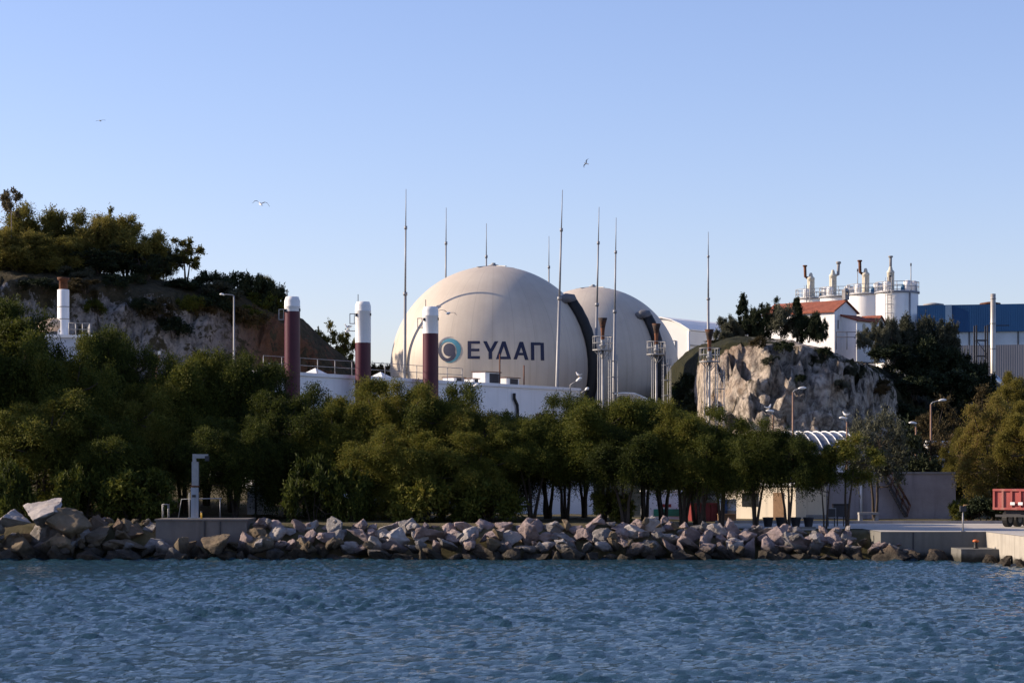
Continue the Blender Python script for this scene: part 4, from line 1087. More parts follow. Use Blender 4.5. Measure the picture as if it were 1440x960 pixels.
# ------------------------------------------------------------------ church
def tile_mat():
    t = NT('red_roof_tiles')
    col = t.ramp(t.noise(3, 6, .7), [(.3, (.17,.045,.025)), (.7, (.33,.10,.055))])
    wv = t.n.new('ShaderNodeTexWave'); wv.inputs['Scale'].default_value = 1.3; wv.inputs['Distortion'].default_value = .3
    t.link(t.co.outputs['Object'], wv.inputs['Vector']); t.bump(wv.outputs['Fac'], .8, .08)
    return t.done(col, .85)
W['tile'] = tile_mat()
def arch(w, h, y, n=8):
    pts = [(-w/2, 0), (w/2, 0), (w/2, h-w/2)]+[(w/2*math.cos(a), h-w/2+w/2*math.sin(a)) for a in np.linspace(0, math.pi, n)[1:-1]]+[(-w/2, h-w/2)]
    return pts
def church():
    D = 229; cx, _, zb = P(1173.5, 477.5, D)
    ph = R(48)                                        # gable turned to the right
    # local: x along the gable front to the right, y back along the nave
    root = thing('church', 'small white church with a red tiled roof on top of the rocky outcrop', 'church', (cx, D, zb-.4), ph)
    gw = 4.0; L = 8.6; eh = M(40, D)+.4; ah = eh+1.05
    prof = [(0,-1.8),(gw,-1.8),(gw,eh),(gw/2,ah),(0,eh)]
    MB().prism(prof, 0, L).build('wall', W['white'], root)
    r = MB(); o = .28
    def slope(sgn):
        x0 = gw/2; xe = -o if sgn < 0 else gw+o; ze = eh-o*(ah-eh)/(gw/2)
        r.add([(x0,-.18,ah+.04),(xe,-.18,ze+.04),(xe,L+.18,ze+.04),(x0,L+.18,ah+.04),(x0,-.18,ah+.2),(xe,-.18,ze+.18),(xe,L+.18,ze+.18),(x0,L+.18,ah+.2)],
              [(0,1,2,3),(7,6,5,4),(0,4,5,1),(1,5,6,2),(2,6,7,3),(3,7,4,0)])
    slope(-1); slope(1)
    ro = r.build('roof', W['tile'], root)
    b = MB(); b.box((gw/2, .0, ah+.45), (.75, .4, .5)); b.box((gw/2-.28,0,ah+.85),(.18,.4,.4)); b.box((gw/2+.28,0,ah+.85),(.18,.4,.4)); b.box((gw/2,0,ah+1.1),(.8,.42,.14))
    b.add([(gw/2-.4,-.2,ah+1.17),(gw/2+.4,-.2,ah+1.17),(gw/2+.4,.2,ah+1.17),(gw/2-.4,.2,ah+1.17),(gw/2,0,ah+1.5)],[(0,1,4),(1,2,4),(2,3,4),(3,0,4)])
    bt = b.build('bell_cote', W['conc'], root)
    MB().lathe([(.01,.25),(.08,.22),(.11,.1),(.15,0)], (gw/2,0,ah+.72), 10, False).build('bell', W['dark'], bt)
    MB().box((.62,-.015,1.95),(.12,.03,.9)).build('window', W['glass'], root)
    # low porch across the gable, its roof falling forward, with a small gabled end
    px0, px1, pd = 1.15, 5.9, 1.9; ph_ = M(30, D)+.1
    p = MB(); p.prism([(-pd,-1.8),(-.003,-1.8),(-.003,ph_+.55),(-pd,ph_)], px0, px1-1.5, 'x'); pw = p.build('porch_wall', W['white'], root)
    q = MB(); q.add([(px0-.15,-pd-.2,ph_-.02),(px1-1.55,-pd-.2,ph_-.02),(px1-1.55,0-.02,ph_+.62),(px0-.15,-.02,ph_+.62),(px0-.15,-pd-.2,ph_+.12),(px1-1.55,-pd-.2,ph_+.12),(px1-1.55,-.02,ph_+.76),(px0-.15,-.02,ph_+.76)],
        [(0,1,2,3),(7,6,5,4),(0,4,5,1),(1,5,6,2),(2,6,7,3),(3,7,4,0)]); q.build('porch_roof', W['tile'], root)
    gx0, gx1, gy = px1-1.5, px1, -pd-.25; gm = (gx0+gx1)/2; gz = ph_+.72
    MB().prism([(gx0,-1.8),(gx1,-1.8),(gx1,ph_-.1),(gm,gz-.15),(gx0,ph_-.1)], gy, 0).build('porch_end', W['white'], root)
    s = MB()
    for sg in (-1, 1):
        xe = gm+sg*.95; ze = ph_-.22
        s.add([(gm,gy-.15,gz-.1),(xe,gy-.15,ze),(xe,.1,ze),(gm,.1,gz-.1),(gm,gy-.15,gz+.06),(xe,gy-.15,ze+.14),(xe,.1,ze+.14),(gm,.1,gz+.06)],[(0,1,2,3),(7,6,5,4),(0,4,5,1),(1,5,6,2),(2,6,7,3),(3,7,4,0)])
    s.build('porch_end_roof', W['tile'], root)
    a = MB(); a.prism([(u+2.45, z+1.0) for u, z in arch(.5, 1.1, 0)], -pd-.03, -pd+.05); a.build('window', W['glass'], root)
    a = MB(); a.prism([(u+gm, z+.75) for u, z in arch(.72, 1.5, 0)], gy-.03, gy+.05); a.build('arched_opening', W['glass'], root)
    MB().box((gm, gy-.02, ph_+.0),(.22,.03,.22)).build('plaque', W['dark'], root)
    # iron fence along the terrace in front
    f = thing('terrace_fence', 'dark iron fence along the church terrace above the rock face', 'fence', (cx, D-2.6, zb-.35), R(8))
    m = MB()
    for z in (.45, .95): m.tube([(-.2,0,z),(6.2,-.6,z)], .035, 5)
    m.build('rail', W['dark'], f)
    for k in range(7): MB().tube([(-.2+6.4*k/6,-.6*k/6,-.8),(-.2+6.4*k/6,-.6*k/6,1.0)], .04, 5).build('post', W['dark'], f)
church()

# ------------------------------------------------------------------ white tanks on the hill
def tank(px, wpx, top, D, twr_px, twr_top, vent, label, ladder):
    x = PX(px, D); r = M(wpx/2, D); zb = 8.0; zt = PZ(top, D)-zb
    t = thing('storage_tank', label, 'storage tank', (x, D, zb), 0, 'white storage tanks behind the church')
    MB().lathe([(r,0),(r,zt-.35),(r*1.0,zt)], n=48, cap=True).build('shell', W['white'], t)
    MB().lathe([(r+.01,zt-.28),(r+.18,zt-.28),(r+.18,zt-.06),(r+.01,zt-.14)], n=48, cap=False).build('rim', W['mast'], t)
    R_ = MB()
    for z in (zt+.55, zt+1.1): R_.tube([((r+.1)*math.cos(6.283*k/40),(r+.1)*math.sin(6.283*k/40),z) for k in range(41)], .04, 5, False)
    ro = R_.build('railing', W['steel'], t)
    for k in range(18):
        a = 6.283*k/18; MB().tube([((r+.1)*math.cos(a),(r+.1)*math.sin(a),zt-.1),((r+.1)*math.cos(a),(r+.1)*math.sin(a),zt+1.1)], .04, 5).build('post', W['steel'], ro)
    tx = PX(twr_px, D)-x; th = PZ(twr_top, D)-zb; tr = M(5.2, D)
    tw = MB(); tw.lathe([(tr,zt-.2),(tr,th-.3),(tr*1.05,th-.28),(tr*1.05,th-.1),(tr*.55,th+.15),(tr*.5,th+.35),(tr*.3,th+.6),(.01,th+.62)], (tx,-.2,0), 18, False)
    to = tw.build('gas_tower', W['beige'], t)
    MB().tube([(tx-tr*.35,-.2-tr*1.0,zt),(tx-tr*.35,-.2-tr*1.0,th-.6)], .13, 8).build('riser_pipe', W['dark'] if vent == 'up' else W['beige'], to)
    v = MB()
    if vent == 'left': v.tube([(tx-tr*.6,-.2,th-.2),(tx-tr*1.5,-.2,th+.1),(tx-tr*1.6,-.2,th+1.5)], .2, 8); v.lathe([(.28,0),(.33,.1),(.28,.2)], (tx-tr*1.6,-.2,th+1.45), 10)
    elif vent == 'right': v.tube([(tx+tr*.3,-.2,th-.2),(tx+tr*1.4,-.2,th),(tx+tr*1.5,-.2,th+1.4)], .2, 8); v.lathe([(.3,0),(.36,.15),(.3,.3)], (tx+tr*1.5,-.2,th+1.4), 10)
    else: v.tube([(tx,-.2,th+.2),(tx,-.2,th+1.7)], .17, 8); v.lathe([(.28,0),(.3,.1),(.28,.2)], (tx,-.2,th+1.65), 10)
    v.build('vent_pipe', W['rust'] if vent == 'left' else W['conc'], to)
    for k, (dx, s, mt) in enumerate(((.42,.9,'white'),(.72,.85,'white'),(-.55,.8,'white'),(.22,.55,'bluecyl'))):
        MB().lathe([(s*.55,0),(s*.55,s*1.25),(s*.3,s*1.45),(.01,s*1.5)], (dx*r,-.45*r,zt), 14, True).build('roof_drum', W[mt], t)
    MB().tube([(r*.45,-r*.89-.12,0),(r*.45,-r*.89-.12,zt)], .1, 6).build('overflow_pipe', W['mast'], t)
    if ladder:
        l = MB(); a = R(-118)
        cx, cy = (r+.25)*math.cos(a), (r+.25)*math.sin(a); ex, ey = -math.sin(a), math.cos(a)
        for s in (-.25,.25): l.tube([(cx+ex*s,cy+ey*s,0),(cx+ex*s,cy+ey*s,zt+1.6)], .05, 5)
        for k in range(int(zt/.4)): l.bar((cx-ex*.25,cy-ey*.25,k*.4),(cx+ex*.25,cy+ey*.25,k*.4),.04)
        lo = l.build('ladder', W['steel'], t)
        c = MB(); ox, oy = math.cos(a), math.sin(a)
        for k in range(2, int(zt/1.1)+2): c.tube([(cx+ex*.5*math.cos(math.pi*q/8)+ox*.8*math.sin(math.pi*q/8), cy+ey*.5*math.cos(math.pi*q/8)+oy*.8*math.sin(math.pi*q/8), k*1.1) for q in range(9)], .04, 5)
        for q in (2,4,6): c.tube([(cx+ex*.5*math.cos(math.pi*q/8)+ox*.8*math.sin(math.pi*q/8), cy+ey*.5*math.cos(math.pi*q/8)+oy*.8*math.sin(math.pi*q/8), z) for z in (2.2, zt+1.5)], .03, 5)
        c.build('safety_cage', W['steel'], lo)
tank(1147, 54, 419, 312, 1140, 390, 'left', 'farthest white storage tank, its tower with a thin vent bent to the left', True)
tank(1180, 53, 416.5, 302, 1171, 386, 'right', 'white storage tank whose vent pipe bends to the right, behind the church roof', False)
tank(1220, 55, 413, 292, 1217, 384, 'left', 'white storage tank directly behind the church gable', False)
tank(1261.5, 59, 410, 282, 1252, 381, 'up', 'nearest and widest white storage tank with a caged ladder', True)
for px, top, D, lab in ((1281,370,284,'thin pole on the nearest white storage tank'),(1206,378,294,'faint thin pole rising between the middle two storage tanks')):
    z0 = PZ(412, D); x = PX(px, D); m = thing('roof_pole', lab, 'pole', (x, D, z0))
    MB().tube([(0,0,-.3),(0,0,PZ(top,D)-z0)], [.07,.05], 6).build('pole', W['mast'], m); MB().tube([(0,0,PZ(top,D)-z0-.35),(0,0,PZ(top,D)-z0)], .09, 6).build('tip', W['dark'], m)

# ------------------------------------------------------------------ blue shed, silver chimney
def sheet_mat(name, c, freq, bs=.3):
    t = NT(name); col = t.ramp(t.noise(.3, 6, .6, t.coords((1,1,.3))), [(.3, tuple(v*.85 for v in c)), (.7, tuple(v*1.1 for v in c))])
    wv = t.n.new('ShaderNodeTexWave'); wv.wave_type = 'BANDS'; wv.bands_direction = 'X'; wv.inputs['Scale'].default_value = freq
    t.link(t.co.outputs['Object'], wv.inputs['Vector']); t.bump(wv.outputs['Fac'], bs, .04)
    return t.done(col, .55, 0, .3)
def shed():
    D = 268; x0 = PX(1291, D); ang = R(-14)
    s = thing('industrial_shed', 'long industrial shed, dark blue above a window strip, grey below', 'shed', (x0, D, 6.5), ang)
    L = 34; dep = 18; top = PZ(429.5, D)-6.5; bb = top-3.2; wb = bb-1.55
    MB().box((L/2, dep/2, wb/2), (L, dep, wb)).build('lower_wall', sheet_mat('grey_sheet', (.20,.20,.215), 1.2), s)
    MB().box((L/2, dep/2, (wb+bb)/2), (L-.3, dep-.3, bb-wb)).build('window_strip', mk('pale_window_glass', (.42,.50,.55), .12, .4, .25, spec=.6), s)
    m = MB()
    for k in range(13): m.box((.3+k*2.8, .09, (wb+bb)/2), (.14, .12, bb-wb))
    m.build('mullion', W['dark'], s)
    MB().prism([(-.1,bb),(L,bb),(L,top-.5),(L*.72,top-.25),(L*.45,top-.02),(-.1,top)], -.15, dep).build('upper_wall', sheet_mat('blue_sheet', (.010,.068,.18), 1.2, .12), s)
    m = MB(); m.box((3.55,-.22,(top+bb)/2),(.75,.14,top-bb)); m.build('trim', mk('pale_blue_trim', (.16,.25,.36), .1, 1, .5), s)
    for x in (1.6, 8.2):
        MB().lathe([(.8,0),(.85,.2),(1.25,.25),(1.2,.4),(.3,.55),(.01,.56)], (x,3,top-.05), 16, True).build('roof_vent', W['rust'] if x > 3 else W['conc'], s)
    d = MB(); d.lathe([(.01,.0),(1.0,.02),(1.05,.2)], (0,0,0), 18, False)
    o = MB(); o.tube([(12.6,-.25,3.4),(12.6,.1,3.4)], [1.0,1.0], 20); o.build('round_louvre', W['soot'], s)
shed()
def silver_chimney():
    D = 246; x, _, zt = P(1396.5, 413, D); zb = 5.5
    c = thing('chimney', 'tall slender silver chimney in front of the blue shed, joined by a bent duct', 'chimney', (x, D, zb))
    h = zt-zb; z0 = PZ(525, D)-zb; r = M(3.7, D)
    MB().lathe([(r,z0),(r,h*.55),(r*1.0,h-.02),(r*.8,h),(r*.7,h-.4)], n=18, cap=False).build('shaft', mk('brushed_steel', (.42,.39,.34), .12, 2, .4, .6), c)
    for t in (.3, .62, .93): MB().lathe([(r*1.02,0),(r*1.1,.03),(r*1.1,.12),(r*1.02,.15)], (0,0,z0+(h-z0)*t), 18, False).build('band', W['steel'], c)
    rr = M(7, D)
    MB().tube([(-2.6,.3,z0-.75),(-.8,.1,z0-.7),(.1,0,z0-.6),(.75,0,z0-1.1),(1.05,0,z0-1.9),(1.05,0,z0-5)], [rr*.8,rr,rr,rr,rr,rr], 16).build('bent_duct', mk('shiny_duct_steel', (.6,.6,.6), .08, 2, .25, .85), c)
    f = thing('steel_frame', 'dark braced steel frame left of the silver chimney, against the shed windows', 'frame', (PX(1381, 247), 247, 5.5))
    m = MB(); zt2 = PZ(457, 247)-5.5
    for dx, dy in ((-.6,0),(.6,0),(-.6,1.2),(.6,1.2)): m.bar((dx,dy,0),(dx,dy,zt2),.16)
    m.build('post', W['dark'], f)
    m = MB()
    for z in np.arange(2, zt2+.1, 1.7): 
        for y in (0, 1.2): m.bar((-.6,y,z-.05),(.6,y,z-.05),.1)
    for k, z in enumerate(np.arange(2, zt2-1.7, 1.7)): m.bar((-.6 if k%2 else .6,0,z),(.6 if k%2 else -.6,0,z+1.6),.08)
    m.bar((.6,0,zt2-.05),(2.9,-.2,zt2-.05),.1)
    m.build('bracing', W['dark'], f)
silver_chimney()

# ------------------------------------------------------------------ white chimney house at far left
def chimney_house():
    D = 187; x0, x1 = PX(48, D), PX(131, D); zt = PZ(471, D); zb = 5.0
    b = thing('boiler_house', 'pale blue-white flat-roofed house under the cliff, mostly hidden by tall shore trees', 'building', ((x0+x1)/2, D, zb), R(12))
    w = x1-x0-.6; h = zt-zb
    MB().box((0, 2.5, (h-.2)/2), (w, 5, h-.2)).build('wall', mk('pale_blue_render', (.42,.46,.54), .08, .6, .8), b)
    MB().box((-.05, 2.5, h-.09), (w+.5, 5.4, .22)).build('roof', W['white'], b)
    r = MB()
    for z in (h+.5, h+1.0): r.tube([(w*.1,.1,z),(w/2,.1,z),(w/2,4.8,z)], .035, 5)
    ro = r.build('railing', W['steel'], b)
    for x, y in ((w*.1,.1),(w*.23,.1),(w*.36,.1),(w/2,.1),(w/2,2.4),(w/2,4.8)): MB().tube([(x,y,h),(x,y,h+1.0)], .04, 5).build('post', W['steel'], ro)
    MB().box((w*.2,-.04,h*.72),(1.3,.08,1.1)).build('window', W['glass'], b)
    c = thing('chimney', 'short fat white chimney with a rusty brown top, standing before the dark cliff', 'chimney', (PX(84, D), D+1.5, zt-.05))
    rr = M(8.3, D); hh = PZ(405, D)-zt+.05; ht = PZ(388, D)-zt+.05
    MB().lathe([(rr*1.06,0),(rr*1.06,.18),(rr,.2),(rr,hh-.05),(rr*.9,hh)], n=26, cap=True).build('shaft', W['white'], c)
    for t in (.36, .62): MB().lathe([(rr*1.0,0),(rr*1.04,.02),(rr*1.04,.07),(rr,.09)], (0,0,hh*t), 26, False).build('band', W['steel'], c)
    MB().lathe([(rr*.72,hh-.1),(rr*.7,ht-.25),(rr*1.0,ht-.2),(rr*1.05,ht),(rr*.6,ht-.05)], n=22, cap=False).build('rusty_top', W['rust'], c)
    MB().tube([(-.2,0,1.0),(-1.0,0,1.0),(-1.35,.1,.9),(-2.0,.3,.75)], [.55,.55,.5,.45], 14).build('side_duct', mk('tan_duct', (.5,.38,.28), .15, 1.5, .6), c)
chimney_house()

# ------------------------------------------------------------------ lamps
def street_lamp(px, top, D, arm_px, label, mat='brownpole', rise=.35, head=.62, base=None):
    x = PX(px, D); zb = g(x, D)-.1 if base is None else base; h = PZ(top, D)-zb
    l = thing('street_lamp', label, 'street lamp', (x, D, zb), 0, 'street lamps of the plant')
    a = M(abs(arm_px), D); s = 1 if arm_px > 0 else -1
    MB().tube([(0,0,0),(0,0,h*.5),(0,0,h-rise)], [.10,.085,.065], 8).build('pole', W[mat], l)
    MB().tube([(0,0,h-rise),(s*a*.12,0,h-rise*.55),(s*a*.5,0,h-rise*.2),(s*(a-head*.7),0,h-.05)], .045, 6).build('arm', W['mast'], l)
    hd = MB(); x0, x1 = s*(a-head), s*a
    hd.tube([(x0,0,h-.07),(x0*.7+x1*.3,0,h-.02),(x0*.3+x1*.7,0,h),(x1,0,h-.01)], [.05,.09,.10,.035], 8); hd.build('lamp_head', W['lampglass'], l)
    return l
street_lamp(329, 413.5, 200, -20, 'tall lamp post with an arm to the left, against the left hill', 'mast', .15, .4, 8.5)
street_lamp(1115, 545, 173, 19, 'tallest brown lamp post in front of the outcrop rock face')
street_lamp(1309, 562, 178, 22, 'tall brown lamp post in front of the rust-coloured trees')
street_lamp(1087, 577, 173, -10, 'short lamp post, arm to the left, at the left foot of the outcrop rock face')
street_lamp(1191, 587, 173, -11, 'short lamp post with a perched gull, right of the ribbed barrel roof')
street_lamp(1288, 594, 180, -10, 'short lamp post half hidden by trees, left of the tall brown lamp on the right')
def wall_lamp(base, tip, label):
    b = Vector(base); t = Vector(tip)-b
    l = thing('wall_lamp', label, 'wall lamp', b, 0, 'wall lamps')
    MB().tube([(0,0,-1.0 if abs(t.x) > .8 else -.5),(0,0,0),t*.75], .045, 6).build('arm', W['mast'], l)
    MB().tube([t*.55,t*.75,t*.95,t*1.12], [.05,.14,.15,.05], 8).build('lamp_head', W['lampglass'], l)
q = wpos(656, .35, 0); wall_lamp((q.x,q.y,PZ(547,q.y)), (q.x+.95,q.y-.3,PZ(541,q.y)), 'wall lamp on the long white wall between the right plum chimney and the drain pipe')
q = wpos(802, .3, 0); wall_lamp((q.x,q.y,PZ(541,q.y)), (q.x+.9,q.y-.3,PZ(532,q.y)), 'wall lamp with a gull on it at the right end of the long white wall')
q = Vector((PX(822,206),206,0)); wall_lamp((q.x-.3,q.y,PZ(552,q.y)), (q.x+.3,q.y-.3,PZ(546,q.y)), 'small lamp just beyond the right end of the white wall, below the black duct')

# ------------------------------------------------------------------ right bank buildings and things
def block():
    D = 168; x0, x1 = PX(1150, D), PX(1343, D); zb = g(30, D)-.1; h = PZ(665.5, D)-zb
    b = thing('concrete_block_house', 'plain grey stained concrete block house with a steel stair on its front', 'building', ((x0+x1)/2, D, zb), R(-3.5))
    w = x1-x0
    MB().box((0, 3, h/2), (w, 6, h)).build('wall', W['concr'], b)
    MB().box((0, 3, h+.05), (w+.16, 6.16, .14)).build('coping', W['conc'], b)
    X = lambda px: PX(px, D)-(x0+x1)/2
    Z = lambda py: PZ(py, D)-zb
    st = MB(); a, c = Vector((X(1243),-.45,Z(672))), Vector((X(1273),-.45,Z(726)))
    for y in (-.9, -.1): st.bar((a.x,y,a.z),(c.x,y,c.z),.07,.22)
    n = 13
    for k in range(n):
        p = a+(c-a)*(k+.5)/n; st.box((p.x,-.5,p.z),(.24,.8,.05))
    so_ = st.build('stair', W['dark'], b)
    for y in (-.92, -.08):
        m = MB(); up = Vector((.28,0,.85)); p0, p1 = Vector((a.x,y,a.z))+up, Vector((c.x,y,c.z))+up
        m.tube([p0,p1], .035, 6); m.tube([p0-up*.45,p1-up*.45], .025, 6)
        for k in range(5):
            p = Vector((a.x,y,a.z)).lerp(Vector((c.x,y,c.z)), k/4); m.tube([p,p+up], .03, 5)
        m.build('handrail', W['rust'], so_)
    MB().tube([(X(1211),-.1,Z(727)),(X(1211),-.1,Z(668))], .09, 8).build('downpipe', W['white'], b)
    MB().tube([(X(1242),.3,h),(X(1242),.3,h+.5)], .03, 5).build('roof_pole', W['mast'], b)
    wall_lamp((x1+.02, D-.3, PZ(669.5, D)), (x1+.95, D-.5, PZ(666, D)), 'lamp sticking out from the top right corner of the concrete block house')
block()
def plinth():
    D = 161; x0, x1 = PX(1207, D), PX(1235, D); zb = g(25, D)
    t = thing('concrete_bench', 'low concrete bench on two blocks in front of the grey block house', 'bench', ((x0+x1)/2, D, zb))
    w = x1-x0
    MB().box((0,0,.52),(w,.8,.16)).build('seat', W['conc'], t)
    for s in (-1, 1): MB().box((s*w*.4,0,.22),(w*.17,.7,.44)).build('leg', W['conc'], t)
plinth()
def low_house():
    D = 166; xl, xr = PX(1045, D), PX(1119, D); zb = g(18, D)-.1; h = PZ(683, D)-zb
    ang = R(-32)
    b = thing('cream_house', 'low cream house with a sunlit side, seen under the crowns of the right shore trees', 'building', (xr, D, zb), 0)
    ux, uy = -math.cos(R(38)), math.sin(R(38)); vx, vy = math.sin(R(38)), math.cos(R(38))
    def pt(u, v, z): return (ux*u+vx*v, uy*u+vy*v, z)
    Lw, Dp = 6.2, 5.0
    def hexa(mb, u0,u1,v0,v1,z0,z1):
        mb.add([pt(u0,v0,z0),pt(u1,v0,z0),pt(u1,v1,z0),pt(u0,v1,z0),pt(u0,v0,z1),pt(u1,v0,z1),pt(u1,v1,z1),pt(u0,v1,z1)], [(0,1,2,3),(7,6,5,4),(0,4,5,1),(1,5,6,2),(2,6,7,3),(3,7,4,0)])
    m = MB(); hexa(m,0,Lw,0,Dp,0,h); m.build('wall', W['cream'], b)
    m = MB(); hexa(m,-.15,Lw+.15,-.15,Dp+.15,h,h+.2); m.build('roof', W['white'], b)
    m = MB(); hexa(m,1.0,1.9,-.04,.02,.05,2.05); m.build('door', W['wood'], b)
    m = MB(); hexa(m,3.2,4.6,-.04,.02,1.0,2.0); m.build('window', W['glass'], b)
    c = thing('cream_wall', 'plain cream garden wall with a grey foot, right of the low cream house', 'wall', (PX(1122,167), 167, g(22,167)-.1), R(16))
    w = PX(1162,167)-PX(1119,167)
    MB().box((w/2,.15,1.5),(w,.3,2.2)).build('wall', W['cream'], c); MB().box((w/2,.14,.2),(w+.02,.34,.42)).build('foot', W['conc'], c)
low_house()
# barrel roof hall
def barrel():
    D = 176; x0, x1 = PX(1098, D), PX(1196, D); zb = g(24, D)
    b = thing('barrel_hall', 'low hall with a ribbed silvery barrel roof at the foot of the outcrop', 'hall', (x0, D, zb)); L = x1-x0
    zt = PZ(606, D)-zb; za = zt-1.5; n = 12; rad = 4.2
    MB().box((L/2, rad*.9, za/2), (L, rad*1.8-.1, za)).build('wall', W['wallwhite'], b)
    r = MB(); vs = []
    arc = [(rad*.9-rad*math.cos(t)*.98, za+1.5*math.sin(t)) for t in np.linspace(.0, math.pi, n)]
    r.prism(arc, 0, L, 'x'); r.build('roof', mk('ribbed_pale_sheet', (.15,.16,.185), .08, .5, .35, .4), b)
    for k in range(8):
        x = .3+(L-.6)*k/7; m = MB()
        m.tube([(x-1.1*math.sin(t*.5)+.9, y, z+.05) for t, (y, z) in zip(np.linspace(0, math.pi, n), arc)], .045, 6); m.build('rib', W['wallwhite'], b)
barrel()
c = thing('white_van_roof_shed', 'small white-roofed shed glimpsed between the rust-coloured trees', 'shed', (PX(1306,186), 186, g(34,186)))
zt = PZ(620,186)-g(34,186); MB().box((1,1,zt/2-.15),(2.2,2,zt-.3)).build('wall', W['wallwhite'], c)
MB().prism([(-.3,zt-.35),(2.4,zt-.35),(2.4,zt-.25),(1.5,zt),(-.1,zt+.05)], -.2, 2.2).build('roof', W['white'], c)
c.name = 'garden_shed'

def trailer():
    D = 140; x0 = PX(1397, D); zb = 1.63; H = PZ(687, D)-zb
    t = thing('tipper_trailer', 'faded red tipper trailer with a blue rolled tarpaulin, cut by the right edge', 'trailer', (x0, D, zb), R(-30))
    # local x = across the tailgate (left to right), y = forward along the trailer: rotated so that the tailgate faces left of the viewer
    wt, Lt, zf = 2.5, 7.0, 1.08
    b = MB(); 
    t.rotation_euler = (0,0,R(-40))
    b.box((wt/2, .05, (zf+H)/2), (wt, .1, H-zf)); tg = b.build('tailgate', W['redtrailer'], t)
    m = MB()
    for k in range(5): m.box((.07+(wt-.14)*k/4, -.04, (zf+H)/2), (.13, .1, H-zf-.1))
    m.box((wt/2,-.05,H-.07),(wt,.12,.12)); m.box((wt/2,-.05,zf+.08),(wt,.12,.14)); m.build('rib', W['redtrailer'], tg)
    m = MB(); 
    for x in (.0+.05, wt-.05): m.box((x, .1+Lt/2, (zf+H)/2), (.1, Lt, H-zf))
    m.box((wt/2,.1+Lt/2,zf+.06),(wt-.2,Lt,.1)); sd = m.build('body', W['red'], t)
    m = MB()
    for k in range(8): m.box((wt+.05,.35+k*.9,(zf+H)/2),(.1,.14,H-zf-.05)); m.box((-.05,.35+k*.9,(zf+H)/2),(.1,.14,H-zf-.05))
    m.build('side_rib', W['red'], sd)
    MB().tube([(wt-.1,.2,H+.02),(wt+.02,.8,H+.08),(wt-.05,Lt*.5,H+.1),(wt-.05,Lt,H+.06)], [.1,.16,.18,.15], 8).build('tarpaulin', W['tarp'], t)
    MB().box((wt+.12,.75,(zf+H)/2-.1),(.03,.4,.5)).build('placard', W['white'], t)
    for x in (.62, 1.15): MB().box((wt-x,-.105,(zf+H)/2-.25),(.3,.03,.18)).build('plate', W['white'], tg)
    MB().box((wt/2,3.4,zf-.2),(1.0,6.4,.3)).build('chassis', W['dark'], t)
    MB().box((wt/2,.1,.72),(2.3,.12,.14)).build('bumper', W['dark'], t)
    for y in (1.5, 2.75, 4.0):
        for x in (.2, wt-.2):
            w_ = MB().tube([(x-.16,y,.5),(x+.16,y,.5)], .5, 20, smooth=False).build('wheel', W['black'], t)
            MB().tube([(x-.175,y,.5),(x+.175,y,.5)], .26, 14, smooth=False).build('rim', W['steel'], w_)
trailer()
